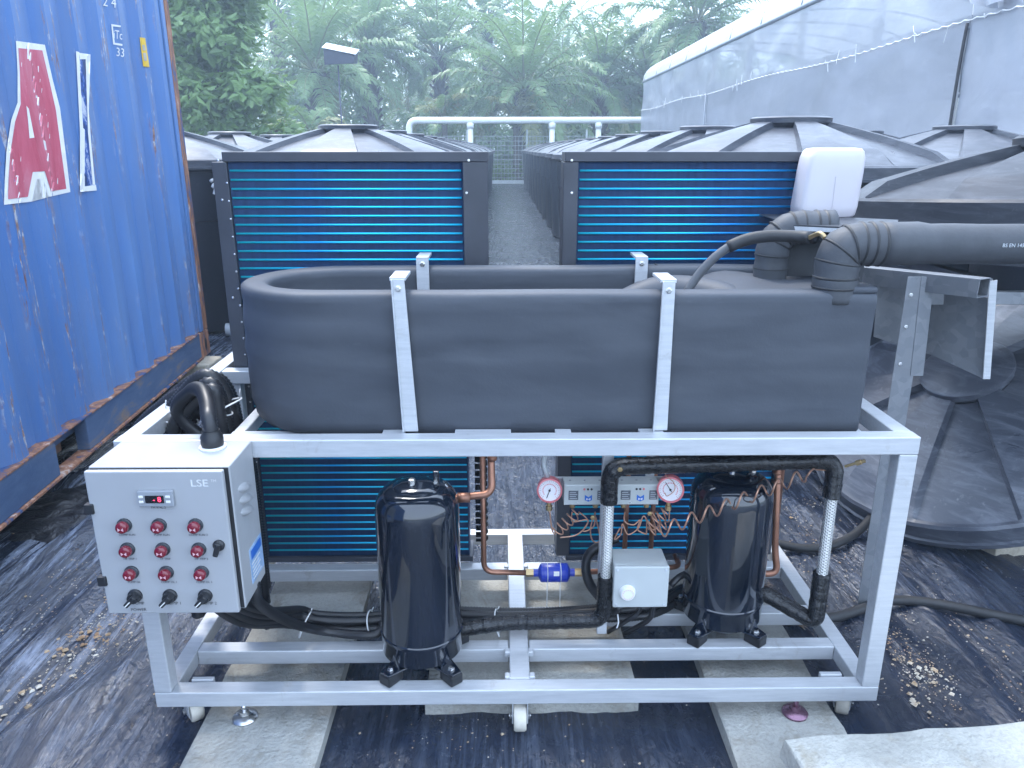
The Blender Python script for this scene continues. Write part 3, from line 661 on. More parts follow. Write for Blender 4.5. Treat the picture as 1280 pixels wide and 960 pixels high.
# ------------------------------------------------------------------ vegetation
def frond(mb, base, az_, el, L, droop, rnd, mi=0, nl=58, wl=.80):
    """one feather frond: curved rachis with a leaflet pair at each step, drooping towards the tip"""
    pts = []; p = Vector(base); e = el
    n = 12
    for i in range(n+1):
        pts.append(p.copy()); dz = math.sin(e); dh = math.cos(e)
        p += Vector((math.cos(az_)*dh, math.sin(az_)*dh, dz))*(L/n); e -= droop/n*(.35+1.3*i/n)
    mb.tube(pts, lambda i, d: .05*(1-i/(n+1))+.008, 4, 2, cap=False)
    for q in range(nl):
        t = .12+.88*q/(nl-1); f = t*n; i = min(n-1, int(f)); c = pts[i].lerp(pts[i+1], f-i); d = (pts[i+1]-pts[i]).normalized()
        side = d.cross(Vector((0, 0, 1)))
        if side.length < .05: side = Vector((-math.sin(az_), math.cos(az_), 0))
        side.normalize(); upv = side.cross(d).normalized()
        ll = wl*math.sin(math.pi*min(1, .16+.80*t))**.7*rnd.uniform(.8, 1.12)
        for sg in (-1, 1):
            lift = rnd.uniform(-.15, .45)
            v1 = (side*sg*.82+d*.55+upv*lift).normalized(); mid = c+v1*ll*.55; tip = c+v1*ll+Vector((0, 0, -ll*rnd.uniform(.18, .55)))
            w2 = d*.05*rnd.uniform(.7, 1.2)
            mb.add([c-w2*.5, c+w2*.5, mid+w2, tip, mid-w2], [(0, 1, 2, 4), (4, 2, 3)], mi)
def palm(label, x, y, zc, L, seed, nf=34, trunk_r=.32, yellow=3):
    rnd = random.Random(seed); root = empty('oil_palm', (x, y, 0)); tag(root, label, 'palm tree', 'oil palms behind the fence')
    mb = MB(); n = 14; prof = [(trunk_r*(1.25-.35*min(1, i/4)+.10*(i % 2)+(.35 if i > n-3 else 0)), zc*i/n) for i in range(n+1)]
    mb.lathe(prof, 12, Matrix.Translation((x, y, 0)))
    for i in range(46):                            # old frond stubs
        a = i*2.4; z = zc*(.25+.75*i/46); mb.tube([(x+trunk_r*.8*math.cos(a), y+trunk_r*.8*math.sin(a), z), (x+trunk_r*1.7*math.cos(a), y+trunk_r*1.7*math.sin(a), z+.28)], .07, 5)
    mb.build('trunk', 'bark', root)
    mb = MB()
    for i in range(nf):
        t = i/(nf-1); a = i*2.39996+rnd.uniform(-.2, .2); el = R_(84-112*t**.85+rnd.uniform(-7, 7))
        mi = 1 if i >= nf-yellow else 0
        frond(mb, (x+.15*math.cos(a), y+.15*math.sin(a), zc+.25-.3*t), a, el, L*rnd.uniform(.82, 1.08)*(.78+.3*math.sin(math.pi*min(1, t+.2))), R_(58+rnd.uniform(-12, 22)), rnd, mi)
    mb.build('crown', ['palm_leaf', 'palm_leaf_yellow', 'rachis'], root); return root
def at(px, py, y): return PY(px, py, y)
PALMS = [('oil palm in the centre with fronds fanning above the pipe rail', 655, 112, 39, 5.3, 40), ('oil palm with dark shaded trunk right of the leafy tree', 393, 90, 38, 4.6, 34),
         ('oil palm behind the solar lamp', 462, 62, 43, 5.0, 34), ('oil palm between the solar lamp and the centre palm', 548, 72, 46, 5.2, 34), ('oil palm right of the centre palm, its crown low above the rail end', 752, 105, 44, 4.4, 32),
         ('oil palm rising behind the greenhouse roof', 872, 28, 41, 5.2, 36), ('oil palm low behind the greenhouse far corner', 812, 110, 45, 4.8, 32), ('tall oil palm at the top left behind the leafy tree', 345, 15, 50, 5.6, 32),
         ('tall oil palm at the top edge left of the sky gap', 455, 10, 55, 6.0, 32), ('tall oil palm in the back row behind the centre palm', 608, 28, 54, 6.0, 34), ('back row oil palm at the right of the centre palm below the sky gap', 700, 95, 56, 5.6, 32)]
for i, (lb, px, py, y, L, nf) in enumerate(PALMS):
    c = at(px, py, y); palm(lb, c.x, y, c.z, L, 11+i, nf, yellow=2 if i else 5)
def young_palm(label, px, y, zc, L, n, seed):
    rnd = random.Random(seed); x = at(px, 170, y).x; root = empty('young_palm', (x, y, 0)); tag(root, label, 'palm tree', 'oil palms behind the fence')
    MB().lathe([(.16, 0), (.12, zc*.6), (.14, zc)], 8, Matrix.Translation((x, y, 0))).build('trunk', 'bark', root)
    mb = MB()
    for i in range(n): frond(mb, (x, y, zc), i*2.4+seed, R_(rnd.uniform(5, 80)), L*rnd.uniform(.8, 1.1), R_(95), rnd, 1 if i % 2 else 0, 40, .6)
    mb.build('crown', ['palm_leaf', 'palm_leaf_yellow', 'rachis'], root)
young_palm('small yellowish palm at the end of the aisle', 645, 37.2, 2.5, 2.0, 11, 1); young_palm('small yellowish palm left of the solar lamp pole', 388, 33, 2.1, 1.9, 11, 4); young_palm('small palm left of the first rail upright', 556, 37.5, 2.6, 2.2, 11, 6)
def leaf_cloud(mb, c, rad, n, rnd, size, hollow=.55):
    for _ in range(n):
        d = Vector((rnd.gauss(0, 1), rnd.gauss(0, 1), rnd.gauss(0, 1))).normalized(); q = hollow+(1-hollow)*rnd.random()**.6
        q *= 1+.22*vnoise(d.x*2.1+c[0], d.y*2.1+c[1], d.z*2.1+c[2])
        p = Vector(c)+Vector((d.x*rad[0], d.y*rad[1], d.z*rad[2]))*q
        a = Vector((rnd.uniform(-1, 1), rnd.uniform(-1, 1), rnd.uniform(-.9, .3))).normalized(); b = a.cross(d+Vector((rnd.uniform(-.5, .5), rnd.uniform(-.5, .5), .4))).normalized()
        s = size*rnd.uniform(.6, 1.3); nrm_ = a.cross(b)*s*.12
        mb.add([p, p+a*s*.5+b*s*.24+nrm_, p+a*s, p+a*s*.5-b*s*.24+nrm_], [(0, 1, 2, 3)])
def broadleaf(name, label, cat, x, y, blobs, seed, mat, size, n_per, group=None, trunk=.14):
    rnd = random.Random(seed); root = empty(name, (x, y, 0)); tag(root, label, cat, group)
    mb = MB(); top = max(b[0][2] for b in blobs)
    mb.tube(spline([(x, y, 0), (x+.1, y, top*.3), (x-.05, y+.1, top*.65), (x+.05, y, top*.9)], 5), lambda i, d: trunk*(1-.6*i/16), 8)
    for b in blobs[:9]:
        s = Vector((x, y, min(b[0][2]*.6, top*.5))); e = Vector((x+b[0][0], y+b[0][1], b[0][2])); mb.tube([s, s.lerp(e, .5)+Vector((0, 0, .2)), e], lambda i, d: trunk*.4*(1-.28*i), 5)
    mb.build('trunk', 'bark', root, smooth=True)
    mb = MB()
    for c, r in blobs:
        vol = (r[0]*r[1]*r[2])**(1/3); leaf_cloud(mb, (x+c[0], y+c[1], c[2]), r, int(n_per*vol*vol), rnd, size)
    mb.build('crown', mat, root); return root
rnd = random.Random(3); yt = 20.5; ctr = at(272, 110, yt); ks = yt/31.5
bl = []
for i in range(44):
    a = rnd.uniform(0, 6.28); rr_ = rnd.random()**.5; z = rnd.uniform(.9, 9.2); wz = 2.55*(1-.18*abs(z-4.5)/4.5)
    bl.append(((math.cos(a)*rr_*wz*ks, math.sin(a)*rr_*1.7*ks, z*ks), tuple(ks*q for q in (rnd.uniform(.75, 1.25), rnd.uniform(.75, 1.2), rnd.uniform(.65, 1.0)))))
broadleaf('leafy_tree', 'dense leafy tree beside the top of the container', 'tree', ctr.x, yt, bl, 5, 'tree_leaf', .29, 800)
BUSH = [('low bright bush at the foot of the leafy tree', 270, 37, 1.6, .95), ('green bush below the solar lamp', 465, 37.4, 2.0, 1.5), ('green bush at the left end of the pipe rail', 512, 38, 2.2, 1.5), ('low bush behind the fence at the end of the aisle', 632, 37, 1.3, .75),
        ('bush under the centre palm right of the aisle', 705, 38.5, 2.4, 1.6), ('bush behind the right end of the pipe rail', 770, 38.2, 2.4, 1.7), ('dark bush under the palm with shaded trunk', 372, 39, 2.4, 1.5), ('bush under the palms left of the centre palm', 575, 39, 2.5, 1.6)]
for i, (lb, px, y, rx, h) in enumerate(BUSH):
    rnd = random.Random(40+i); x = at(px, 170, y).x
    bl = [((rnd.uniform(-rx, rx)*.75, rnd.uniform(-.5, .5), rnd.uniform(.25, 1)*h), (rx*.42, .6, h*.42)) for _ in range(9)]
    broadleaf('bush', lb, 'bush', x, y, bl, 60+i, 'bush_leaf', .22, 330, 'bushes behind the fence', .05)
rnd = random.Random(77); mb = MB()
for i in range(46):
    x = -22+44*i/45; y = rnd.uniform(46, 52); leaf_cloud(mb, (x, y, rnd.uniform(.6, 1.6)), (1.7, 1.0, 1.6), 330, rnd, .42, .1); leaf_cloud(mb, (x+rnd.uniform(-1, 1), y+2, rnd.uniform(2.6, 5.2)), (1.7, 1.0, 1.7), 330, rnd, .42, .1)
tag(mb.build('undergrowth', 'tree_leaf'), 'dark green undergrowth between the palm trunks', 'undergrowth', kind='stuff')
# far plantation seen as one mass between the palms
rnd = random.Random(9); mb = MB()
for i in range(90):
    y = rnd.uniform(60, 78); x = -30+60*i/89+rnd.uniform(-.6, .6); z = rnd.uniform(2, 9.0)*(1 if x < 3 or x > 14 else .78)
    for j in range(13): frond(mb, (x, y, z), rnd.uniform(0, 6.28), R_(rnd.uniform(-20, 80)), rnd.uniform(4, 6), R_(70), rnd, 0, 20, .9)
for i in range(30): leaf_cloud(mb, (-32+64*i/29, rnd.uniform(58, 62), rnd.uniform(.8, 3.2)), (2.6, 1.2, 2.4), 420, rnd, .5, .2)
tag(mb.build('far_palms', ['palm_leaf', 'palm_leaf_yellow', 'rachis']), 'hazy mass of far palms in the background', 'palm grove', kind='stuff')

# ================================================================== THE MACHINE
ch = empty('chiller_unit', (.04, 2.17, 0)); tag(ch, 'large water chiller on a silver frame with black insulated exchanger, blue coils and compressors', 'chiller')
T = .046; X0, X1, Y0, Y1 = -.94, 1.02, 1.722, 2.64; ZB, ZT = .15, .877
def rail(x0, x1, y0, y1, z0, z1, name='rail', bv=.003): return box(name, 'silver', ch, x0, x1, y0, y1, z0, z1, bv)
# bottom frame
rail(X0, X1, Y0, Y0+T, ZB-T, ZB)
rail(X0+T+.001, .014, 1.900, 1.900+T, ZB-T, ZB-.001); rail(.074, X1-T-.001, 1.900, 1.900+T, ZB-T, ZB-.001)
rail(.074, X1-T-.001, 2.070, 2.070+T, ZB-T, ZB-.001); rail(X0+T+.001, .014, 2.345, 2.345+T, ZB-T, ZB-.001); rail(.074, X1-T-.001, 2.345, 2.345+T, ZB-T, ZB-.001)
rail(X0+T+.001, X1-T-.001, Y1-T, Y1, ZB-T, ZB-.001)
rail(X0, X0+T, Y0+T+.001, Y1, ZB-T, ZB-.002); rail(X1-T, X1, Y0+T+.001, Y1, ZB-T, ZB-.002)
rail(.016, .072, Y0+T+.001, Y1-T-.001, ZB-T+.001, ZB+.002)
for x in (.010, .078):
    for y in (Y0+T+.012, 1.888, 2.36): MB().box(x-.008, x+.008, y-.010, y+.010, ZB-.012, ZB+.006).build('weld_tab', 'silver', ch, bevel=.003)
MB().box(-.86, -.80, 1.771, 1.785, ZB-.02, ZB+.0035).build('weld_tab', 'silver', ch, bevel=.002); MB().box(.88, .94, 1.771, 1.785, ZB-.02, ZB+.0035).build('weld_tab', 'silver', ch, bevel=.002)
# posts and top frame
for x in (X0, X1-T):
    rail(x, x+T, Y0+.001, Y0+T-.001, ZB+.0005, ZT-T-.0005, 'post'); rail(x+.001, x+T-.001, Y1-T+.001, Y1-.001, ZB-.001, ZT-T-.0005, 'post')
rail(X0, X1, Y0, Y0+T, ZT-T, ZT)
rail(X0, X0+T, Y0+T+.001, Y1, ZT-T, ZT-.001); rail(X1-T, X1, Y0+T+.001, Y1, ZT-T, ZT-.001)
rail(X0+T+.001, X1-T-.001, Y1-T, Y1, ZT-T, ZT-.002); rail(X0+T+.001, -.78, 2.33, 2.33+T, ZT-T+.001, ZT-.003)
rail(-.886, -.842, 2.345, 2.385, ZB, ZT-T, 'post')
rail(.280, .310, 1.967, 1.997, ZB, ZT-T-.0, 'post', .002)
rail(-.70, .93, 2.20, 2.23, ZT-.062, ZT-.028); rail(-.70, .93, 1.83, 1.86, ZT-.062, ZT-.027)          # bearers under the exchanger
for x in (-.70, .90): rail(x, x+.03, Y0+T, 1.829, ZT-.062, ZT-.029); rail(x, x+.03, 1.861, 2.199, ZT-.062, ZT-.029)
for x in (-.70, .90): rail(x, x+.03, 2.231, Y1-T, ZT-.062, ZT-.029)
# small tags between exchanger and rail
for a, b in ((-.30, -.245), (-.12, .02), (.13, .17), (.34, .40)): box('packing_plate', 'silver', ch, a, b, Y0+T+.001, 1.797, ZT-.020, ZT-.002, .001)
# casters and levelling feet
def caster(x, y, rz, rad=.042):
    M = Matrix.Translation((x, y, rad+.004)) @ Matrix.Rotation(rz, 4, 'Z'); Mx = M @ Matrix.Rotation(math.pi/2, 4, 'Y')
    f = MB(); f.box(-.022, -.0185, -.02, .02, -.012, .058, 0, M).box(.0185, .022, -.02, .02, -.012, .058, 0, M).box(-.022, .022, -.026, .026, .0585, .0615, 0, M); o = f.build('caster', 'silver', ch, bevel=.001)
    MB().lathe([(rad*.3, -.017), (rad*.92, -.017), (rad, -.012), (rad, .012), (rad*.92, .017), (rad*.3, .017)], 28, Mx).build('wheel', 'wheel_nylon', o, smooth=True, auto=35)
    MB().lathe([(.006, -.03), (.006, .03)], 10, Mx).lathe([(.009, -.029), (.009, -.023)], 6, Mx).lathe([(.009, .023), (.009, .029)], 6, Mx).build('axle', 'bright_steel', o)
caster(.044, 1.748, 0); caster(-.875, 1.795, .7, .037); caster(.965, 1.80, -.35, .037); caster(-.90, 2.60, .4, .037); caster(.99, 2.60, 0, .037)
def lev(x, y, mat):
    o = MB().lathe([(.0075, .07), (.0075, .104)], 10, Matrix.Translation((x, y, 0))).lathe([(.0075, .060), (.0078, .071)], 10, Matrix.Translation((x, y, 0))).build('levelling_foot', mat, ch, smooth=True)
    MB().lathe([(.034, .0525), (.035, .058), (.030, .064), (.014, .068), (.012, .078), (.008, .079)], 24, Matrix.Translation((x, y, 0))).build('foot_plate', mat, o, smooth=True, auto=40)
lev(-.712, 1.738, 'bright_steel'); lev(.806, 1.738, 'foot_purple'); lev(-.70, 2.50, 'bright_steel'); lev(.80, 2.50, 'bright_steel')

# ------------------------------------------------------------------ condenser coils
def coil(x0, x1, yf_, z0, z1, panel, label):
    """panel: x range of the plain upright sheet beside the fins"""
    o = MB().box(x0, x1, yf_, yf_+.09, z0+.02, z1-.03).build('condenser_coil', 'fins', ch); o['label'] = label
    box('case_top', 'coil_case', o, min(x0-.012, panel[0]), max(x1+.012, panel[1]), yf_-.014, yf_+.12, z1-.029, z1, .002)
    box('case_bottom', 'coil_case', o, x0-.012, x1+.012, yf_-.012, yf_+.11, z0, z0+.019, .002)
    for a, b in ((x0-.046, x0-.001),)+(((x1+.001, x1+.022),) if x0 > 0 else ()): box('case_side', 'coil_case', o, a, b, yf_-.012, yf_+.10, z0+.0195, z1-.0295, .002)
    n = int((z1-z0-.065)/.0268); proto_ = None
    for i in range(n):
        z = z1-.055-i*.0268
        if proto_ is None:
            proto_ = MB().tube([(x0+.004, 0, 0), (x1-.004, 0, 0)], .0034, 8).build('fin_tube_sheen', 'fin_tube_sheen', o, smooth=True); t = proto_
        else: t = proto_.copy(); COL.objects.link(t)
        t.location = (0, yf_-.0015, z)
    return o
cl = coil(-.826, -.120, 2.40, .155, 1.54, (-.119, -.042), 'left blue-finned condenser coil with cyan sheen painted on its tube lines')
box('side_panel', 'coil_case', cl, -.119, -.043, 2.388, 2.41, .90, 1.5105, .002)
cr = coil(.232, .925, 2.40, .155, 1.54, (.19, 1.0), 'right blue-finned condenser coil with blue tube lines')
box('side_panel', 'coil_case', cr, .948, .99, 2.39, 2.41, .45, 1.5105, .002)
pb = None
for i in range(26):                               # return bends down the inner edge of the left coil
    z = .225+i*.0262
    if pb is None: pb = MB().tube(bend([(-.098, 2.43, -.009), (-.060, 2.43, -.009), (-.060, 2.43, .009), (-.098, 2.43, .009)], .009, 5), .0062, 8).build('return_bend', 'black_paint', cl, smooth=True); t = pb
    else: t = pb.copy(); COL.objects.link(t)
    t.location = (0, 0, z)
def bolt(c, n, r, parent, mat='bright_steel'):
    M = face_cam(c, n); return MB().lathe([(r*1.35, 0), (r*1.35, r*.25), (r, r*.3), (r, r*.9), (r*.8, r*1.0)], 6 if r > .004 else 10, M).build('bolt', mat, parent)
for x, z in ((-.85, 1.515), (-.10, 1.515), (-.108, 1.42), (-.85, 1.40), (-.85, 1.1)): bolt((x, 2.385, z), (0, -1, 0), .003, cl)
for x, z in ((.21, 1.515), (.94, 1.522), (.212, 1.42), (.212, 1.16)): bolt((x, 2.385, z), (0, -1, 0), .003, cr)
for i in range(22): bolt((-.831, 2.387, 1.45-i*.0268*2), (0, -1, 0), .0025, cl)
# fan boxes behind the coils
box('fan_box', 'coil_case', cl, -.87, -.05, 2.525, 2.63, .90, 1.50, .004); box('fan_box', 'coil_case', cr, .195, .97, 2.525, 2.63, .90, 1.50, .004)

# ------------------------------------------------------------------ insulated exchanger: an open loop of thick foam
def loop_path(xl, xr, yn, yfr, n=16):
    """from the near right end, round the left end, to the far right end (plan view)"""
    cy, r = (yn+yfr)/2, (yfr-yn)/2; pts = [Vector((xr-(xr-xl-r)*i/46, yn, 0)) for i in range(46)]
    pts += [Vector((xl+r+r*math.cos(a), cy+r*math.sin(a), 0)) for a in [-math.pi/2-math.pi*i/n for i in range(n+1)]]
    pts += [Vector((xl+r+(xr-xl-r)*i/46, yfr, 0)) for i in range(1, 47)]
    return pts
def foam_wall(path, th, z0, z1, sag=.0, seed=0, nu=14):
    rings = []; prof = []; r = th*.5
    for i in range(11): a = math.pi*i/10; prof.append((math.copysign(r*abs(math.cos(a))**.6, math.cos(a)), z1-r*.75+r*.75*math.sin(a)**.6))            # outer top -> inner top
    for i in range(1, nu): prof.append((-r, z1-r*.75-(z1-z0-r*1.25)*i/nu))
    for i in range(5): a = math.pi+math.pi*i/4; prof.append((r*math.cos(a), z0+r*.5+r*.5*math.sin(a)))
    for i in range(1, nu): prof.append((r, z0+r*.5+(z1-z0-r*1.25)*i/nu))
    L = len(path); m_ = len(prof); vs = []
    for i, p in enumerate(path):
        t = (path[min(i+1, L-1)]-path[max(i-1, 0)]).normalized(); out = Vector((-t.y, t.x, 0))       # outward (towards the camera on the near side)
        out = -out if out.y > 0 and i < 10 else out
        for q, (d, z) in enumerate(prof):
            s = i*.034
            b = .0045*vnoise(s*2.2+seed, z*13, seed)+.0045*vnoise(s*5, z*38, seed+3)
            b += .0028*math.sin(z*85+2.2*vnoise(s*1.2, 0, 4))*max(0, vnoise(s*.8, z*2, 7)+.25)
            tz = (z-z0)/(z1-z0); tuck = -.05*max(0, .20-tz)*(1 if 44 < i < 66 else .2)
            vs.append(p+out*(d+(b if d > 0 else -b*.4)+(tuck if d > 0 else 0))+Vector((0, 0, z+(.006*vnoise(s*1.7, 1, 5) if tz > .8 else 0))))
    mb = MB(); mb.add(vs, [(i*m_+k, i*m_+(k+1) % m_, (i+1)*m_+(k+1) % m_, (i+1)*m_+k) for i in range(L-1) for k in range(m_)]+[tuple(reversed(range(m_))), tuple((L-1)*m_+k for k in range(m_))])
    return mb
ZH0, ZH1 = ZT-.026, 1.220
hx = foam_wall(loop_path(-.655, .90, 1.835, 2.245), .072, ZH0, ZH1).build('heat_exchanger', 'foam', ch, smooth=True, auto=60); hx['label'] = 'black foam insulated heat exchanger loop'
# inner turn of the loop and the thick part at the right end
MB().tube(resample(spline([(-.10, 2.10, .93), (.22, 2.10, 1.06), (.40, 2.10, 1.15), (.50, 2.09, 1.165), (.585, 2.02, 1.16), (.60, 1.95, 1.15)], 8), .03), lambda i, d: .05+.003*vnoise(d*6, 0, 2), 18).build('inner_turn', 'foam', hx, smooth=True)
mb = MB(); vs = []
for i in range(13):
    for j in range(9):
        x = .47+.425*i/12; y = 1.875+.335*j/8; vs.append((x, y, 1.205-.055*max(0, .35-i/12)*1.5+.012*vnoise(x*8, y*8, 3)))
n0 = len(vs); vs += [(v[0], v[1], ZH0) for v in vs]
fs = [(i*9+j, (i+1)*9+j, (i+1)*9+j+1, i*9+j+1) for i in range(12) for j in range(8)]
ed = [i*9 for i in range(13)]+[12*9+j for j in range(1, 9)]+[i*9+8 for i in range(11, -1, -1)]+[j for j in range(7, 0, -1)]
fs += [(ed[(i+1) % len(ed)], ed[i], ed[i]+n0, ed[(i+1) % len(ed)]+n0) for i in range(len(ed))]
mb.add(vs, fs).build('end_block', 'foam', hx, smooth=True, auto=50)
mb = MB(); mb.box(.795, .902, 1.800, 1.872, ZH1-.004, ZH1+.012); mb.build('foam_flap', 'foam', hx, bevel=.006, seg=3)
# loose taped seam on the far limb
MB().tube([(.455+.003*math.sin(a*3), 2.245+.0385*math.cos(a), ZH1-.036+.0385*math.sin(a)) for a in np.linspace(-.3, math.pi+.2, 16)], .004, 6).build('foam_seam', 'rubber', hx)
# hold-down straps with bolts
def strap(xb, xt, yb, yt, zt_, w_=.036):
    th = .006; zb_ = ZT
    mb = MB(); mb.add([(xb-w_/2, yb-th, zb_), (xb+w_/2, yb-th, zb_), (xt+w_/2*.82, yt-th, zt_), (xt-w_/2*.82, yt-th, zt_), (xb-w_/2, yb, zb_), (xb+w_/2, yb, zb_), (xt+w_/2*.82, yt, zt_), (xt-w_/2*.82, yt, zt_)],
        [(0, 1, 2, 3), (7, 6, 5, 4), (1, 0, 4, 5), (2, 1, 5, 6), (3, 2, 6, 7), (0, 3, 7, 4)])
    for e in (-1, 1):                             # folded edges of the channel
        a = xb+e*w_/2; b = xt+e*w_/2*.82
        mb.add([(a-.0015, yb-th-.010, zb_), (a+.0015, yb-th-.010, zb_), (b+.0015, yt-th-.008, zt_), (b-.0015, yt-th-.008, zt_), (a-.0015, yb-th+.001, zb_), (a+.0015, yb-th+.001, zb_), (b+.0015, yt-th+.001, zt_), (b-.0015, yt-th+.001, zt_)],
            [(0, 1, 2, 3), (1, 0, 4, 5), (2, 1, 5, 6), (3, 2, 6, 7), (0, 3, 7, 4), (4, 7, 6, 5)]) if e < 0 else None
    o = mb.build('strap', 'silver', ch, bevel=.001)
    bolt((xt, yt-th, zt_-.022), (0, -1, 0), .006, o)
    box('strap_hook', 'silver', o, xt-.020, xt+.018, yt-.004, yt+.10, zt_-.004, zt_+.004, .001); return o
strap(-.229, -.246, 1.783, 1.790, 1.256); strap(.392, .394, 1.783, 1.790, 1.250)
for x in (-.230, .402):
    o = box('strap', 'silver', ch, x-.018, x+.018, 2.196, 2.202, ZT, 1.252, .001); bolt((x, 2.196, 1.232), (0, -1, 0), .006, o); box('strap_hook', 'silver', o, x-.018, x+.018, 2.203, 2.30, 1.244, 1.252, .001)

# ------------------------------------------------------------------ control box
bx0, bx1, by0, by1, bz0, bz1 = -.920, -.605, 1.548, 1.720, .516, .878
cb = MB().box(bx0+.003, bx1-.001, by0+.016, by1-.001, bz0, bz1).build('control_box', 'box_grey', ch, bevel=.003); cb['label'] = 'light grey control box with red lamps and dials'
box('door', 'box_grey', cb, bx0, bx1-.012, by0, by0+.0145, bz0-.002, bz1-.005, .003)
box('door_seal', 'black_plastic', cb, bx0+.006, bx1-.004, by0+.0146, by0+.0165, bz0+.003, bz1-.003, .0005)
yb = by0
def bp(px, py, y=None): return PY(px, py, yb if y is None else y)
# display
a, b = bp(173, 612), bp(220, 631); dsp = box('display', 'label_grey', cb, a.x, b.x, yb-.010, yb, b.z, a.z, .002)
cx_, cz_ = (a.x+b.x)/2, (a.z+b.z)/2
box('screen', 'screen_black', cb, cx_-.022, cx_+.019, yb-.0125, yb-.0101, cz_-.009, cz_+.009, .001)
text_obj('8', .017, (cx_+.010, yb-.0132, cz_), 'digit_red', cb); text_obj('-', .017, (cx_-.002, yb-.0132, cz_), 'digit_red', cb)
for dx in (-.031, .028):
    for dz in (-.006, .006): box('button', 'white_plastic', cb, cx_+dx-.005, cx_+dx+.005, yb-.0125, yb-.0101, cz_+dz-.003, cz_+dz+.003, .001)
text_obj('TM-974L-2', .0075, (bp(198, 634.5).x, yb-.0008, bp(198, 634.5).z), 'ink', cb)
text_obj('LSE', .024, (bp(249, 604).x, yb-.0012, bp(249, 604).z), 'print_white', cb, sx=1.15); text_obj('LSE', .024, (bp(249.8, 604.6).x, yb-.0006, bp(249.8, 604.6).z), 'ink_pale', cb, sx=1.15)
text_obj('TM', .009, (bp(267, 601).x, yb-.0012, bp(267, 601).z), 'print_white', cb)
NB = Vector((0, -1, 0))
def lampo(px, py, txt):
    c = bp(px, py); M = face_cam(c, NB)
    o = MB().lathe([(.0165, 0), (.0165, .004), (.0145, .0055), (.0142, .009), (.0125, .0095)], 24, M).build('lamp', 'dark_steel', cb, smooth=True, auto=35)
    MB().lathe([(.0136, .008), (.0138, .016), (.0125, .0195), (.009, .0212), (.0, .0217)], 24, M, cap=False).build('lens', 'lamp_red', o, smooth=True, auto=60)
    mb = MB()
    for sg in (-1, 1): mb.prism([(sg*.001, .0004), (sg*.0062, .0042), (sg*.0062, -.0042), (sg*.001, -.0004)][::sg], M @ Matrix.Translation((0, -.0018, .0218)), .0004)
    mb.build('lens_mark', 'pink_mark', o)
    t = bp(px+3, py+12.5); text_obj(txt, .0072, (t.x, yb-.0008, t.z), 'ink', cb)
simple('window_dark', (.10, .11, .13), .3); simple('pink_mark', (.70, .42, .46), .4)
for r_, (yy, xs_, tt) in enumerate([(656, (156, 199.5, 245), ('COMP RUN', 'PUMP RUN', 'COMP RUN 2')), (686, (160, 204, 249), ('HP TRIP 1', 'LP TRIP', 'HP TRIP 2')), (715, (165, 208.5, 252.5), ('PUMP OL', 'COMP OL 1', 'COMP OL 2'))]):
    for x, t in zip(xs_, tt): lampo(x, yy, t)
def dial(px, py, txt):
    c = bp(px, py); M = face_cam(c, NB)
    o = MB().lathe([(.0165, 0), (.0165, .004), (.013, .006), (.0125, .018), (.0, .0185)], 24, M, cap=False).build('dial', 'black_plastic', cb, smooth=True, auto=35)
    Mr = M @ Matrix.Rotation(R_(135), 4, 'Z')
    MB().box(-.0058, .0058, -.012, .0215, .010, .027, 0, Mr).build('handle', 'black_plastic', o, bevel=.0025); MB().box(-.0012, .0012, .002, .020, .0272, .0277, 0, Mr).build('pointer', 'print_white', o)
    for i, t in enumerate(txt): q = bp(px+4, py+10+i*8); text_obj(t, .0105, (q.x, yb-.0008, q.z), 'ink', cb)
dial(169.5, 744, ('PUMP', 'POWER')); dial(213, 744, ('COMP 1',)); dial(257, 744, ('COMP 2',))
c = bp(274, 681); M = face_cam(c, NB); o = MB().lathe([(.013, 0), (.0135, .005), (.010, .010), (.0, .011)], 24, M, cap=False).build('latch', 'black_plastic', cb, smooth=True, auto=40)
MB().box(-.006, .006, -.024, .010, .0085, .017, 0, M @ Matrix.Rotation(R_(-18), 4, 'Z')).build('latch_lever', 'black_plastic', o, bevel=.003)
for py in (636, 726):
    c = bp(114 if py < 700 else 130, py); box('hinge', 'black_plastic', cb, bx0-.010, bx0+.010, yb-.006, yb+.010, c.z-.012, c.z+.012, .002)
# louvres and sticker on the right side
for i in range(3):
    zc = .792-i*.030; yc = 1.640
    M = Matrix.Translation((bx1-.001, yc, zc)) @ Matrix.Rotation(R_(-18), 4, 'X')
    vs = []
    for u in range(13):
        t = u/12; y = -.045+.09*t; hh = .0125*math.sin(math.pi*t)**.6
        vs += [M @ Vector((0, y, hh)), M @ Vector((.012*math.sin(math.pi*t)**.7, y, -hh*.3)), M @ Vector((.0, y, -hh))]
    MB().add(vs, [(3*u+k, 3*u+3+k, 3*u+4+k, 3*u+1+k) for u in range(12) for k in range(2)]).build('louvre', 'box_grey', cb, smooth=True)
MB().box(bx1-.001, bx1+.0004, 1.622, 1.712, .545, .635).build('sticker', 'sticker_blue', cb)
MB().box(bx1+.0004, bx1+.0008, 1.630, 1.704, .605, .628).build('sticker_print', 'emblem_blue', cb)
for i in range(5): MB().box(bx1+.0004, bx1+.0008, 1.630, 1.690-.01*(i % 2), .552+i*.010, .555+i*.010).build('sticker_print', 'print_white', cb)
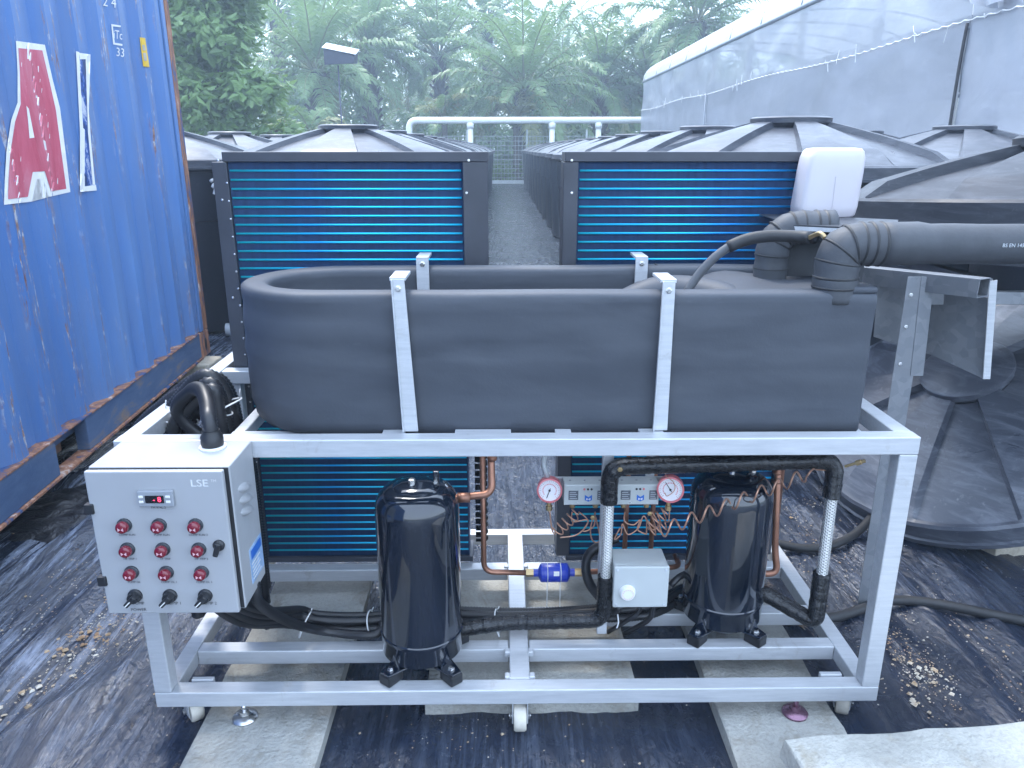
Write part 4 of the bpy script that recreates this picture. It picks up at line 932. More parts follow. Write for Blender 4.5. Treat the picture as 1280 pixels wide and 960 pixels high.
# gland on the box top
cg = Vector((bp(262, 552, 1.66).x, 1.675, bz1)); gl = MB().lathe([(.030, 0), (.031, .004), (.029, .006)], 24, Matrix.Translation(cg)).build('gland', 'white_plastic', cb, smooth=True, auto=40)
MB().lathe([(.024, .004), (.026, .012), (.0255, .030), (.021, .036), (.020, .044)], 20, Matrix.Translation(cg)).build('gland_nut', 'black_plastic', gl, smooth=True, auto=40)
box('mounting_plate', 'silver', cb, bx0+.02, bx1-.02, by1, Y0-.0005, ZT-T, ZT-.004, .001)

# ------------------------------------------------------------------ compressors
def compressor(x, y, r, zt_, label, feet, zfeet=ZB):
    T_ = Matrix.Translation((x, y, 0)); zb_ = zfeet+.022
    h = zt_-zb_
    prof = [(.02, zb_-.004), (r*.76, zb_-.002), (r*.84, zb_+.006), (r*1.0, zb_+.024), (r*1.02, zb_+.075), (r*1.035, zb_+.079), (r*1.035, zb_+.087), (r*1.01, zb_+.090), (r*1.01, zb_+.11), (r*1.01, zb_+h*.64), (r*1.01, zt_-.085), (r*1.008, zt_-.078)]
    for i in range(1, 10): a = math.pi/2*i/9; prof.append((r*1.006-(r*.44)*(1-math.cos(a)), zt_-.075+.062*math.sin(a)))
    prof += [(r*.55, zt_-.011), (r*.35, zt_-.004), (.001, zt_)]
    o = MB().lathe(prof, 56, T_).build('compressor', 'compressor_black', ch, smooth=True, auto=38); o['label'] = label
    for sx, sy in feet:                           # splayed feet on rubber blocks
        fx, fy = x+sx, y+sy; d = Vector((sx, sy, 0)).normalized(); a_ = math.atan2(d.y, d.x); M = Matrix.Translation((fx, fy, 0)) @ Matrix.Rotation(a_, 4, 'Z')
        f = MB().box(-.028, .026, -.020, .020, zfeet+.0005, zfeet+.032, 0, M).build('foot', 'black_paint', o, bevel=.004)
        q = math.hypot(sx, sy)
        MB().add([M @ Vector(p) for p in [(-q+r*.55, -.036, zfeet+.030), (.024, -.016, zfeet+.032), (.024, .016, zfeet+.032), (-q+r*.55, .036, zfeet+.030), (-q+r*.55, -.036, zfeet+.036), (.024, -.016, zfeet+.037), (.024, .016, zfeet+.037), (-q+r*.55, .036, zfeet+.036)]],
                 [(3, 2, 1, 0), (4, 5, 6, 7), (0, 1, 5, 4), (1, 2, 6, 5), (2, 3, 7, 6), (3, 0, 4, 7)]).build('foot_plate', 'compressor_black', o, bevel=.0015)
        bolt((fx, fy, zfeet+.0372), (0, 0, 1), .0075, o)
        MB().prism([(-.020, 0), (.020, 0), (0, .040)], Matrix.Translation((x+d.x*(r*.96), y+d.y*(r*.96), zfeet+.036)) @ Matrix.Rotation(a_+math.pi/2, 4, 'Z') @ Matrix.Rotation(math.pi/2, 4, 'X'), .008).build('gusset', 'compressor_black', o, bevel=.001)
    MB().lathe([(.010, zt_-.004), (.010, zt_+.012), (.006, zt_+.014)], 10, Matrix.Translation((x-.01, y-.015, 0))).build('top_stud', 'bright_steel', o)
    MB().box(x+.045, x+.062, y-.006, y+.004, zt_-.014, zt_+.030).build('lifting_lug', 'compressor_black', o, bevel=.003)
    MB().lathe([(.006, 0), (.006, .012)], 6, face_cam((x+.053, y-.006, zt_+.004), (0, -1, 0))).build('lug_bolt', 'bright_steel', o)
    return o
c1 = compressor(-.232, 1.865, .1125, .703, 'black compressor at left, feet on the front rail', ((-.078, -.102), (.088, -.102), (.098, .070), (-.088, .070)))
c2 = compressor(.667, 2.022, .1165, .660, 'black compressor at right, behind the curly copper capillary', ((-.095, -.098), (.078, -.100), (.085, .085), (-.105, .085)), ZB-.001)

# ------------------------------------------------------------------ pipework
def pipe(name, pts, r, mat, k=.03, n=14, parent=ch, step=None, rad=None):
    P = bend(pts, k, 7); P = resample(P, step) if step else P
    return MB().tube(P, rad or r, n).build(name, mat, parent, smooth=True)
wob = lambda r, a=.0022: (lambda i, d: r+a*vnoise(d*55, 0, 3)+a*.6*vnoise(d*140, 1, 3))
yS = 1.935
e0 = PY(757, 775, yS); e1 = PY(764, 583, yS); e2 = PY(1045, 580, yS); e3 = PY(1020, 778, yS); zlow = e0.z
xv = (e0.x+e1.x)/2-.004; ztop_ = e1.z; xr_ = (e2.x+e3.x)/2
bt, bb = PY(764, 628, yS).z, PY(757, 720, yS).z
pipe('suction_pipe', [(-.15, 1.905, zlow-.01), (.0, yS, zlow-.005), (xv, yS, zlow), (xv, yS, bb)], .0235, 'tape', .045, 16, step=.006, rad=wob(.0235))
MB().tube(resample([(xv, yS, bb-.02), (xv, yS, bt+.02)], .01), .0155, 20).build('braided_hose', 'braid', ch, smooth=True)
pipe('suction_pipe', [(xv, yS, bt), (xv, yS, ztop_), (xr_, yS+.01, ztop_+.012), (xr_, yS+.005, PY(1043, 622, yS).z)], .0235, 'tape', .045, 16, step=.006, rad=wob(.0245, .002))
MB().tube(resample([(xr_, yS+.005, PY(1043, 620, yS).z+.02), (xr_, yS, PY(1030, 716, yS).z-.02)], .01), .0165, 20).build('braided_hose', 'braid', ch, smooth=True)
pipe('suction_pipe', [(xr_, yS, PY(1030, 716, yS).z), (xr_, yS, e3.z), (xr_-.125, 2.045, e3.z+.035), (.755, 2.052, e3.z+.035)], .024, 'tape', .03, 16, step=.006, rad=wob(.0245, .002))
# discharge of the left compressor
d0 = PY(576, 622, 1.885)
pipe('copper_pipe', [(-.13, 1.885, d0.z), (d0.x+.085, 1.905, d0.z), (PY(614, 575, 1.94).x, 1.94, PY(614, 575, 1.94).z+.0), (PY(614, 575, 1.94).x, 1.95, ZT-.01)], .010, 'copper', .03)
MB().lathe([(.0135, 0), (.0135, .035)], 16, face_cam((-.125, 1.885, d0.z), (1, 0, 0))).build('joint', 'copper', ch, smooth=True)
MB().lathe([(.0, -.014), (.010, -.011), (.014, 0), (.010, .011), (0, .014)], 14, face_cam(PY(615, 572, 1.925), (0, -1, 0)), cap=False).build('joint', 'copper', ch, smooth=True)
# liquid line, drier, expansion side
yl = 2.10; zl = PY(660, 716, yl).z; xl_ = PY(604, 640, yl).x
pipe('copper_pipe', [(xl_, yl, ZT-.01), (xl_, yl, zl+.004), (.070, yl, zl)], .0085, 'copper', .035)
dr = MB().lathe([(.008, -.066), (.0125, -.064), (.0125, -.050), (.027, -.043), (.0295, -.039), (.0295, .039), (.027, .043), (.0125, .050), (.0125, .064), (.008, .066)], 28, face_cam((.158, yl, zl), (1, 0, 0))).build('filter_drier', 'drier_blue', ch, smooth=True, auto=35)
for x in (.082, .234): MB().lathe([(.0125, -.012), (.0125, .012)], 6, face_cam((x, yl, zl), (1, 0, 0))).build('flare_nut', 'brass', ch)
for x in (.137, .178): MB().lathe([(.0300, -.0012), (.0300, .0012)], 24, face_cam((x, yl, zl), (1, 0, 0))).build('drier_band', 'ink_pale', dr, smooth=True)
MB().box(.155, .172, yl-.0305, yl-.027, zl+.006, zl+.020).build('drier_label', 'print_white', dr)
for dx in (.137, .178): box('drier_tie', 'tie_white', dr, dx-.0012, dx+.0012, yl-.003, yl-.001, ZB, zl-.0295, .0003)
pipe('copper_pipe', [(.235, yl, zl), (.56, yl+.03, zl), (.56, yl+.1, zl)], .0085, 'copper', .03)
for px, y in ((782, 2.36), (815, 2.36)): x = PY(px, 660, y).x; pipe('copper_pipe', [(x, y, PY(px, 698, y).z-.08), (x, y, PY(px, 580, y).z+.05)], .0085, 'copper')
pipe('copper_pipe', [(PY(975, 690, 2.12).x-.06, 2.12, PY(975, 717, 2.12).z), (PY(975, 690, 2.12).x, 2.12, PY(975, 717, 2.12).z), (PY(970, 690, 2.12).x, 2.13, PY(970, 690, 2.12).z), (PY(968, 585, 2.12).x, 2.14, ZT-.01)], .0105, 'copper', .03)
x = PY(978, 600, 2.16).x; pipe('copper_pipe', [(x, 2.17, .40), (x, 2.17, ZT-.01)], .008, 'copper')
for z in (.605, .575): MB().lathe([(.0135, -.004), (.0135, .004)], 14, Matrix.Translation((PY(968, 620, 2.13).x, 2.13, z))).build('joint', 'copper', ch, smooth=True)

# pressure switches on the bracket bar
ysw = 2.0
box('switch_bracket', 'silver', ch, .140, .500, ysw+.058, ysw+.064, .585, .625, .001)
tb = PY(817, 585, ysw+.02); box('bracket_strap', 'silver', ch, tb.x-.013, tb.x+.013, ysw+.0645, ysw+.070, .60, ZT-T, .001); bolt((tb.x, ysw+.0640, .70), (0, -1, 0), .005, ch)
def emblem(c, parent):
    s = .0105; M = Matrix.Translation(c) @ FRONT
    out = [(-s, s), (-s*.45, s*.62), (0, s*.30), (s*.45, s*.62), (s, s), (s, -s*.55), (0, -s*1.05), (-s, -s*.55)]
    MB().prism(out, M, .0006).build('emblem', 'emblem_blue', parent)
    MB().prism([(-s*.55, s*.1), (0, -s*.25), (s*.55, s*.1), (s*.55, -s*.5), (s*.25, -s*.62), (s*.25, -s*.2), (0, -s*.45), (-s*.25, -s*.2), (-s*.25, -s*.62), (-s*.55, -s*.5)][::-1], M @ Matrix.Translation((0, 0, .0007)), .0003).build('emblem', 'print_white', parent)
def switch(x0, x1, lab, marks):
    z0, z1 = .563, .627
    o = box('pressure_switch', 'junction_grey', ch, x0, x1, ysw, ysw+.0575, z0, z1, .003); o['label'] = lab
    w_ = x1-x0
    for a, b in ((.10, .33), (.78, .97)):
        box('scale_window', 'window_dark', o, x0+w_*a, x0+w_*b, ysw-.0015, ysw-.0001, z0+.017, z1-.018, .0005)
        for q in range(4): MB().box(x0+w_*a+.003, x0+w_*b-.003-.004*(q % 2), ysw-.0021, ysw-.0016, z0+.021+q*.0062, z0+.0225+q*.0062).build('scale_mark', 'ink_pale', o)
    emblem((x0+w_*.57, ysw-.0004, z0+.022), o)
    for q in range(3): MB().lathe([(.0034, 0), (.003, .002)], 10, face_cam((x0+w_*(.47+.085*q), ysw, z1-.014), NB)).build('indicator', marks[q], o)
    bolt((x0+w_*.33, ysw, z0+.008), NB, .002, o)
    for q in (.15, .5, .85): bolt((x0+w_*q, ysw+.03, z1), (0, 0, 1), .0028, o, 'label_grey')
    for e in (x0-.0005, x1-.0025): MB().prism([(0, -.064), (0, .006), (.022, .0), (.055, 0), (.055, -.064)], Matrix.Translation((e, ysw-.0005, z1+.001)) @ Matrix(((0, 0, 1), (1, 0, 0), (0, 1, 0))).to_4x4(), .003).build('side_cheek', 'junction_grey', o)
    for q in (.22, .78):
        xx = x0+w_*q; n_ = MB().lathe([(.0075, -.022), (.0085, -.020), (.0085, -.008), (.0065, -.007), (.0065, 0)], 6, Matrix.Translation((xx, ysw+.03, z0))).build('flare_nut', 'brass', o)
    return o
switch(.176, .298, 'left grey pressure switch', ('pink_rim', 'ink', 'ink')); switch(.327, .448, 'right grey pressure switch', ('ink', 'ink', 'pink_rim'))
def gauge(px, py, rpx, lab, ang):
    c = PY(px, py, ysw-.015); n_ = (Vector((0, 0, H))-c); n_.z *= .25; n_.normalize(); r = rpx*.00228; M = face_cam(c, n_)
    o = MB().lathe([(r*.9, -.028), (r*1.0, -.026), (r*1.0, -.003), (r*1.04, .0), (r*1.02, .005), (r*.90, .006), (r*.88, .002)], 36, M, cap=False).lathe([(.0, -.028), (r*.9, -.028)], 36, M, cap=False).build('pressure_gauge', 'pink_rim', ch, smooth=True, auto=40); o['label'] = lab
    MB().lathe([(.0, .0015), (r*.91, .0015)], 36, M, cap=False).build('dial_face', 'dial_white', o)
    mb = MB()
    for i in range(25):
        a = R_(225-270*i/24); l = .12 if i % 4 == 0 else .06; Mr = M @ Matrix.Rotation(a, 4, 'Z'); mb.box(r*(.80-l), r*.82, -.00035, .00035, .0018, .0021, 0, Mr)
    mb.build('scale_mark', 'ink', o)
    mb = MB()
    for i in range(20): a = R_(215-250*i/19); Mr = M @ Matrix.Rotation(a, 4, 'Z'); mb.box(r*.50, r*.58, -.0014, .0014, .0018, .0020, 0, Mr)
    mb.build('scale_band', 'pink_rim', o)
    MB().box(-.001, .001, -r*.2, r*.68, .0026, .0032, 0, M @ Matrix.Rotation(R_(ang), 4, 'Z')).build('needle', 'ink', o)
    MB().lathe([(.0035, .0022), (.003, .0045)], 12, M).build('needle_hub', 'ink', o)
    s0_ = c+Vector((0, .012, -r)); MB().lathe([(.0055, -.034), (.0095, -.032), (.0095, -.018), (.0065, -.017), (.0065, .004)], 6, Matrix.Translation(s0_)).build('stem', 'brass', o)
    return c, r
g1c, g1r = gauge(687, 613, 15.5, 'pressure gauge left of the switches', 160); g2c, g2r = gauge(838, 612, 16.5, 'pressure gauge right of the switches', 35)
pipe('gauge_hose', [g1c+Vector((-.005, .02, g1r*.9)), g1c+Vector((-.02, .03, .075)), g1c+Vector((.012, .05, .14)), (g1c.x+.03, 2.06, ZT-.012)], .0075, 'pvc_grey', .05)
# capillaries
def helix(a, b, r, turns, n=22, ax2=(0, 1, 0)):
    a, b = Vector(a), Vector(b); d = (b-a); t = d.normalized(); u = Vector(ax2); u = (u-t*u.dot(t)).normalized(); w_ = t.cross(u)
    return [a+d*(i/(turns*n))+u*(r*math.cos(2*math.pi*i/n))+w_*(r*math.sin(2*math.pi*i/n)) for i in range(int(turns*n)+1)]
simple('capillary', (.52, .29, .20), .4, metal=.5)
def cap_tube(pts, r=.0021): return MB().tube(pts, r, 6).build('capillary_tube', 'capillary', ch, smooth=True)
def G2(px, py, y=ysw+.01): return PY(px, py, y)
cap_tube(spline([G2(687, 638), G2(690, 662), G2(694, 668)], 6)+helix(G2(694, 666), G2(722, 640), .017, 4.5)+spline([G2(724, 640), G2(735, 652), G2(722, 668), G2(700, 672)], 6))
cap_tube(spline([G2(715, 640), G2(716, 652), G2(735, 650), G2(729, 664), G2(742, 658), G2(744, 640)], 8))
cap_tube(spline([G2(742, 645), G2(738, 662), G2(741, 676), G2(750, 675), G2(746, 652), G2(743, 642)], 8))
cap_tube(spline([G2(781, 640), G2(781, 652), G2(792, 656), G2(800, 650), G2(797, 662), G2(808, 668)], 8)+helix(G2(810, 655), G2(833, 640), .018, 3.5))
cap_tube(spline([G2(775, 660), G2(768, 674), G2(776, 668), G2(778, 655), G2(785, 668), G2(798, 660), G2(805, 645), G2(815, 662), G2(823, 655), G2(815, 640)], 8))
cap_tube(helix(G2(812, 665), G2(832, 655), .015, 3)+spline([G2(836, 652), G2(837, 636)], 4))
pw = []
for i in range(150):
    t = i/149; px = 826+195*t; py = 664-76*t+8.5*math.sin(i*.302*1.25)*(1 if t < .93 else .4); y = 1.86+.03*math.cos(i*.302*1.25)+.06*t
    pw.append(PY(px, py, y))
cap_tube([G2(822, 655)]+pw+[PY(1046, 588, 1.93)], .0027)
cap_tube(spline([PY(836, 580, 1.92), PY(832, 593, 1.97), PY(842, 603, 1.975), PY(843, 613, 1.972), PY(834, 620, 1.97), PY(831, 616, 1.97)], 8), .0013)
for px, py in ((775, 587), (741, 647), (812, 642)): bolt(PY(px, py, 1.91 if px == 775 else 1.985), NB, .0055, ch, 'brass')
MB().lathe([(.004, 0), (.004, .03), (.0075, .031), (.0075, .045), (.005, .046), (.005, .056)], 8, face_cam(PY(1056, 583, 1.95), (.7, -.4, .45))).build('service_valve', 'brass', ch)

# junction box with thermostat knob
ja, jb = PY(766, 706, 1.905), PY(832, 755, 1.905)
jx = box('junction_box', 'junction_grey', ch, ja.x+.004, jb.x, 1.905, 1.998, jb.z, ja.z, .004); jx['label'] = 'pale grey junction box with round knob'
box('box_cover', 'junction_grey', jx, ja.x+.0025, jb.x+.0015, 1.890, 1.9046, jb.z-.0015, ja.z+.0015, .004)
kx = PY(784, 740, 1.89); M = face_cam((kx.x, 1.89, kx.z), NB); kn = MB().lathe([(.0235, 0), (.0240, .003), (.0215, .006), (.0205, .013), (.0185, .015), (.0, .0152)], 32, M, cap=False).build('knob', 'white_plastic', jx, smooth=True, auto=35)
mb = MB()
for i in range(16): mb.box(.0135, .0165, -.0007, .0007, .0153, .0156, 0, M @ Matrix.Rotation(i*math.pi/8, 4, 'Z'))
mb.build('knob_marks', 'pink_rim', kn)
for x in (ja.x+.012, jb.x-.009):
    for z in (jb.z+.009, ja.z-.009): bolt((x, 1.89, z), NB, .0028, jx, 'ink_pale')
box('box_bracket', 'silver', jx, ja.x-.03, ja.x+.05, 1.9985, 2.004, ja.z-.06, ja.z-.02, .001)
# cables
def hose(name, pts, r, mat='conduit', parent=ch, n=12, k=8): return MB().tube(resample(spline(pts, k), .012), r, n).build(name, mat, parent, smooth=True)
hose('cable', [PY(772, 672, 2.05), PY(745, 685, 2.05), PY(733, 700, 2.05), PY(735, 725, 2.04), PY(748, 745, 2.03), PY(762, 757, 2.01)], .0145)
hose('cable', [PY(800, 753, 1.95), PY(798, 765, 1.95), PY(780, 778, 1.97), PY(760, 790, 2.02)], .007)
hose('cable', [PY(816, 755, 1.95), PY(814, 770, 1.96), PY(803, 780, 1.99), PY(780, 792, 2.02)], .008)
hose('cable', [PY(775, 757, 1.94), PY(768, 765, 1.95), PY(756, 762, 1.97)], .010)
hose('cable', [PY(838, 732, 2.02), PY(848, 722, 2.03), PY(862, 714, 2.06), PY(875, 700, 2.14)], .010)
MB().tube(spline([PY(772, 768, 1.94), PY(773, 778, 1.94), PY(771, 785, 1.94)], 5), .0022, 6).build('cable_tie', 'tie_white', ch, smooth=True)
# ------------------------------------------------------------------ insulated water connection on the exchanger
foamr = lambda r, a=.003: (lambda i, d: r+a*vnoise(d*16, 0, 5)+.0012*math.sin(d*160))
pc = PY(1150, 304, 1.86); e_x = PY(1036, 362, 1.86).x
def elbow(name, x, y, z0, zc, x2, r, lab=None):
    P = resample(bend([(x, y, z0), (x, y, zc), (x2, y, zc)], .085, 12), .012); o = MB().tube(P, foamr(r), 24).build(name, 'foam_pipe', ch, smooth=True)
    for f in (.18, .29, .40, .50, .60, .70, .80, .90):
        q = P[int(f*len(P))]; q2 = P[int(f*len(P))+1]; MB().lathe([(r*1.00, -.004), (r*1.045, -.001), (r*1.05, .001), (r*1.0, .003)], 24, face_cam(q, q2-q), cap=False).build('seam', 'rubber', o, smooth=True)
    return o
elbow('insulated_elbow', e_x+.006, 1.845, ZH1-.03, pc.z, e_x+.105, .052)
re = PY(962, 345, 2.10); elbow('insulated_elbow', re.x, 2.10, 1.185, 1.345, re.x+.16, .0445)
wpipe = empty('water_pipe', (1.4, 1.845, pc.z)); tag(wpipe, 'thick black foam insulated pipe running out of the picture to the right', 'pipe')
xs0 = e_x+.098
MB().tube(resample([(xs0, 1.845, pc.z), (xs0+.10, 1.845, pc.z+.002), (xs0+.12, 1.845, pc.z), (3.4, 1.845, pc.z-.004)], .03), lambda i, d: (.052 if d < .11 else .048)+.0016*vnoise(d*9, 0, 4), 28).build('insulation', 'foam_pipe', wpipe, smooth=True)
MB().lathe([(.046, -.008), (.0475, 0), (.046, .008)], 28, face_cam((xs0-.004, 1.845, pc.z), (1, 0, 0)), cap=False).build('joint_gap', 'ink', wpipe, smooth=True)
q = PY(1270, 310, 1.795); text_obj('BS EN 1456-1', .012, (q.x, 1.7935, pc.z+.002), 'ink_pale', wpipe)
# thermowell hose
hose('sensor_hose', [PY(858, 366, 1.96), PY(872, 345, 1.96), PY(893, 322, 1.95), PY(915, 306, 1.94)], .0115, 'dark_hose')
hose('sensor_sleeve', [PY(910, 309, 1.94), PY(935, 299, 1.935), PY(965, 295, 1.925), PY(1000, 296, 1.90), PY(1014, 297, 1.88)], .0155, 'rubber')
MB().tube(spline([PY(1012, 297, 1.875), PY(1020, 293, 1.85), PY(1026, 292, 1.83), PY(1031, 297, 1.82)], 5), .006, 8).build('sensor_plug', 'brass', ch, smooth=True)
# dark folded sheet that carries the jerrycan
zs = PY(1015, 277, 2.12).z
A, B_, C_, D_ = PY(974, 267, 2.26), PY(1052, 290, 1.99), PY(1075, 283, 2.06), PY(1005, 264, 2.42)
zt_ = 1.352
mb = MB(); mb.add([(.775, 2.06, zt_), (.990, 1.935, zt_), (1.13, 2.20, zt_), (.80, 2.46, zt_), (.775, 2.06, zt_+.003), (.990, 1.935, zt_+.003), (1.13, 2.20, zt_+.003), (.80, 2.46, zt_+.003)], [(3, 2, 1, 0), (4, 5, 6, 7), (0, 1, 5, 4), (1, 2, 6, 5), (2, 3, 7, 6), (3, 0, 4, 7)])
sb = mb.build('can_shelf', 'dark_steel', ch)
MB().add([(.775, 2.06, zt_-.001), (.990, 1.935, zt_-.001), (.990, 1.935, zt_-.012), (.775, 2.06, zt_-.012), (.777, 2.064, zt_-.001), (.992, 1.939, zt_-.001), (.992, 1.939, zt_-.012), (.777, 2.064, zt_-.012)], [(0, 1, 2, 3), (7, 6, 5, 4), (3, 2, 6, 7), (0, 3, 7, 4), (1, 5, 6, 2)]).build('shelf_lip', 'silver', sb)
box('shelf_web', 'dark_steel', sb, .80, .985, 2.135, 2.139, 1.205, zt_-.001, .0005); box('shelf_web', 'dark_steel', sb, .83, 1.08, 2.262, 2.266, ZT, zt_-.001, .0005)
jc = empty('jerrycan', (.975, 2.33, zt_+.004)); tag(jc, 'white rounded plastic jerrycan on the dark sheet shelf', 'jerrycan')
jm = MB(); n_ = 40; rows = [(.000, .90, .90), (.006, .97, .97), (.03, 1.0, 1.0), (.13, .985, 1.0), (.165, .96, .98), (.182, .90, .93), (.190, .80, .85), (.192, .6, .7)]
jl, jr_ = PY(995, 240, 2.33), PY(1071, 240, 2.33); jw = (jr_.x-jl.x)/2*.95; jcx = (jl.x+jr_.x)/2
vs = []
for z, sx, sy in rows:
    for k in range(n_):
        a = 2*math.pi*k/n_; ca, sa = math.cos(a), math.sin(a); p_ = .32
        vs.append((jcx-.012*(z/.19-.5)*(-1)+jw*sx*math.copysign(abs(ca)**p_, ca), 2.33+.055*sy*math.copysign(abs(sa)**p_, sa), zt_+.0036+z*1.02))
R__ = len(rows)
jm.add(vs, [(i*n_+k, i*n_+(k+1) % n_, (i+1)*n_+(k+1) % n_, (i+1)*n_+k) for i in range(R__-1) for k in range(n_)]+[tuple(reversed(range(n_))), tuple((R__-1)*n_+k for k in range(n_))])
jm.build('body', 'jerrycan', jc, smooth=True, auto=50)
MB().box(jcx-.001, jcx+.001, 2.2735, 2.2755, zt_+.02, zt_+.12).build('mould_seam', 'jerrycan', jc)
MB().lathe([(.017, 0), (.017, .014), (.012, .018)], 16, Matrix.Translation((jcx+.04, 2.35, zt_+.198))).build('cap', 'jerrycan', jc, smooth=True, auto=40) if False else None

# ================================================================== LOOSE THINGS ROUND THE MACHINE
def conduit(pts, r, parent, name='conduit'):
    P = resample(spline(pts, 12), .0045)
    return MB().tube(P, lambda i, d: r*(1.0 if i % 2 else .84), 12).build(name, 'conduit', parent, smooth=True)
def tie(c, d, r, parent, tail=.03):
    M = face_cam(c, d); pts = [M @ Vector((r*math.cos(a), r*math.sin(a), .002*math.sin(2*a))) for a in [i*math.pi/14 for i in range(28)]]
    mb = MB().tube(pts, .0022, 6, closed=True); e = pts[3]; mb.tube([e, e+Vector((.004, -.010, tail*.5)), e+Vector((.008, -.012, tail))], .0018, 5)
    return mb.build('cable_tie', 'tie_white', parent, smooth=True)
cc_ = empty('conduit_coil', (-.72, 2.05, .05)); tag(cc_, 'loop of black corrugated conduit tied with white cable ties behind the control box', 'conduit')
conduit([cg+Vector((0, 0, .03)), cg+Vector((-.006, .01, .07)), PY(259, 505, 1.74), PY(252, 488, 1.80), PY(238, 490, 1.86), PY(224, 520, 1.90), (-.745, 1.93, .70), (-.745, 1.95, .35), (-.69, 1.95, .20)], .019, cc_)
for i, (pl, pt, pr_, y) in enumerate([((203, 535), (258, 476), (296, 540), 2.00), ((222, 540), (262, 486), (285, 540), 1.95), ((190, 535), (250, 481), (292, 530), 2.05), ((213, 545), (266, 494), (278, 545), 1.91), ((232, 545), (264, 503), (271, 548), 1.99), ((178, 540), (244, 487), (290, 545), 2.10), ((168, 545), (238, 496), (288, 545), 2.03), ((226, 530), (270, 480), (300, 545), 2.08)]):
    a, b, c = PY(*pl, y), PY(pt[0], pt[1]-7, y), PY(*pr_, y)
    conduit([(a.x, y+.02, .25), (a.x-.01, y+.02, .60), (a.x+.005, y, a.z), ((a.x*.45+b.x*.55), y, a.z*.3+b.z*.7), (b.x, y, b.z), (c.x*.7+b.x*.3, y, b.z*.72+c.z*.28), (c.x, y, c.z), (c.x+.015, y+.02, .60), (c.x+.02, y+.01, .24)], .0200, cc_)
for (px, py), d, r in (((212, 521), (.5, 0, 1), .036), ((284, 505), (.35, 0, -1), .040), ((232, 524), (.4, 0, 1), .034), ((275, 515), (.2, 0, 1), .032)): tie(PY(px, py, 1.95), d, r, cc_)
tie(PY(218, 545, 1.93), (.6, 0, 1), .040, cc_)
cbn = empty('conduit_bundle', (-.45, 1.96, .15)); tag(cbn, 'bundle of black corrugated conduits lying along the lower frame rails', 'conduit')
for i, (dy, dz, r) in enumerate(((0, .0, .013), (.028, .0, .013), (.014, .022, .013), (.042, .022, .012))):
    conduit([(-.745+.026*i, 1.655+.012*(i % 2), .525), (-.735+.026*i, 1.665, .47), (-.71+.022*i, 1.80+dy*.5, .315+dz), (-.64+.01*i, 1.95+dy, .205+dz), (-.56, 1.965+dy, ZB+.028+dz), (-.42, 1.972+dy, ZB+.018+dz), (-.22, 2.0+dy, ZB+.018+dz), (.0, 2.005+dy*.8, ZB+.022+dz*.6), (.20, 2.02+dy*.6, ZB+.016+dz*.8), (.45, 2.04+dy, ZB+.016+dz), (.58, 2.14+dy*.4, ZB+.02+dz)], r, cbn)
conduit([(-.615, 1.66, .525), (-.612, 1.67, .46), (-.60, 1.84, .29), (-.54, 1.945, .185), (-.40, 1.935, .175), (-.365, 1.945, .185), (-.36, 1.965, .20)], .014, cbn)
for x in (-.60, -.40, -.335, -.02): tie((x, 1.985, ZB+.030), (1, 0, .15 if x > -.5 else -.5), .040, cbn, .02)
# sheet-metal stand
st = empty('metal_stand', (1.27, 2.3, 0)); tag(st, 'galvanised metal stand with sheet panels at right, one leg beside the frame', 'stand')
def leg(x, y, zt2): 
    mb = MB().box(x-.033, x+.033, y-.003, y, .006, zt2).box(x+.0302, x+.0332, y+.0002, y+.045, .006, zt2); return mb.build('leg', 'galvanised', st, bevel=.001)
ztb = 1.178
leg(1.268, 2.30, ztb-.002); leg(2.62, 2.22, ztb-.002); leg(1.30, 3.40, ztb-.002); leg(2.80, 3.62, ztb-.002)
def quad_panel(name, pts, th, mat='galvanised'):
    P = [Vector(p) for p in pts]; n = (P[1]-P[0]).cross(P[3]-P[0]).normalized()*th
    vs = P+[p+n for p in P]; return MB().add(vs, [(0, 1, 2, 3), (7, 6, 5, 4), (1, 0, 4, 5), (2, 1, 5, 6), (3, 2, 6, 7), (0, 3, 7, 4)]).build(name, mat, st, bevel=.0008)
quad_panel('sheet_panel', [PY(1163, 362, 2.36), PY(1236, 372, 2.20), PY(1230, 474, 2.20), PY(1152, 438, 2.36)], .003)
quad_panel('sheet_panel', [PY(1097, 348, 2.46), PY(1138, 356, 2.44), PY(1131, 434, 2.44), PY(1092, 421, 2.46)], .003)
quad_panel('bracket_flange', [PY(1152, 345, 2.295), PY(1168, 349, 2.295), PY(1154, 470, 2.295), PY(1138, 470, 2.295)], .003)
quad_panel('sheet_edge', [PY(1237, 352, 2.19), PY(1247, 350, 2.19), PY(1238, 474, 2.19), PY(1229, 474, 2.19)], .004, 'silver')
b0, b1 = Vector((1.20, 2.52, ztb-.03)), Vector((PY(1232, 360, 2.17).x-.005, 2.17, PY(1232, 360, 2.17).z))
d_ = (b1-b0).normalized(); sv = d_.cross(Vector((0, 0, 1))).normalized()*.028; uv_ = Vector((0, 0, .028))
mb = MB(); a4 = [b0-sv-uv_, b0+sv-uv_, b0+sv+uv_, b0-sv+uv_]; b4 = [b1-sv-uv_, b1+sv-uv_, b1+sv+uv_, b1-sv+uv_]; b4i = [b1-sv*.88-uv_*.88, b1+sv*.88-uv_*.88, b1+sv*.88+uv_*.88, b1-sv*.88+uv_*.88]; b5 = [p-d_*.2 for p in b4i]
mb.add(a4+b4+b4i+b5, [(3, 2, 1, 0)]+[(i, (i+1) % 4, 4+(i+1) % 4, 4+i) for i in range(4)]+[(4+i, 4+(i+1) % 4, 8+(i+1) % 4, 8+i) for i in range(4)]+[(8+i, 8+(i+1) % 4, 12+(i+1) % 4, 12+i) for i in range(4)]+[(12, 13, 14, 15)]).build('beam', 'galvanised', st, bevel=.001)
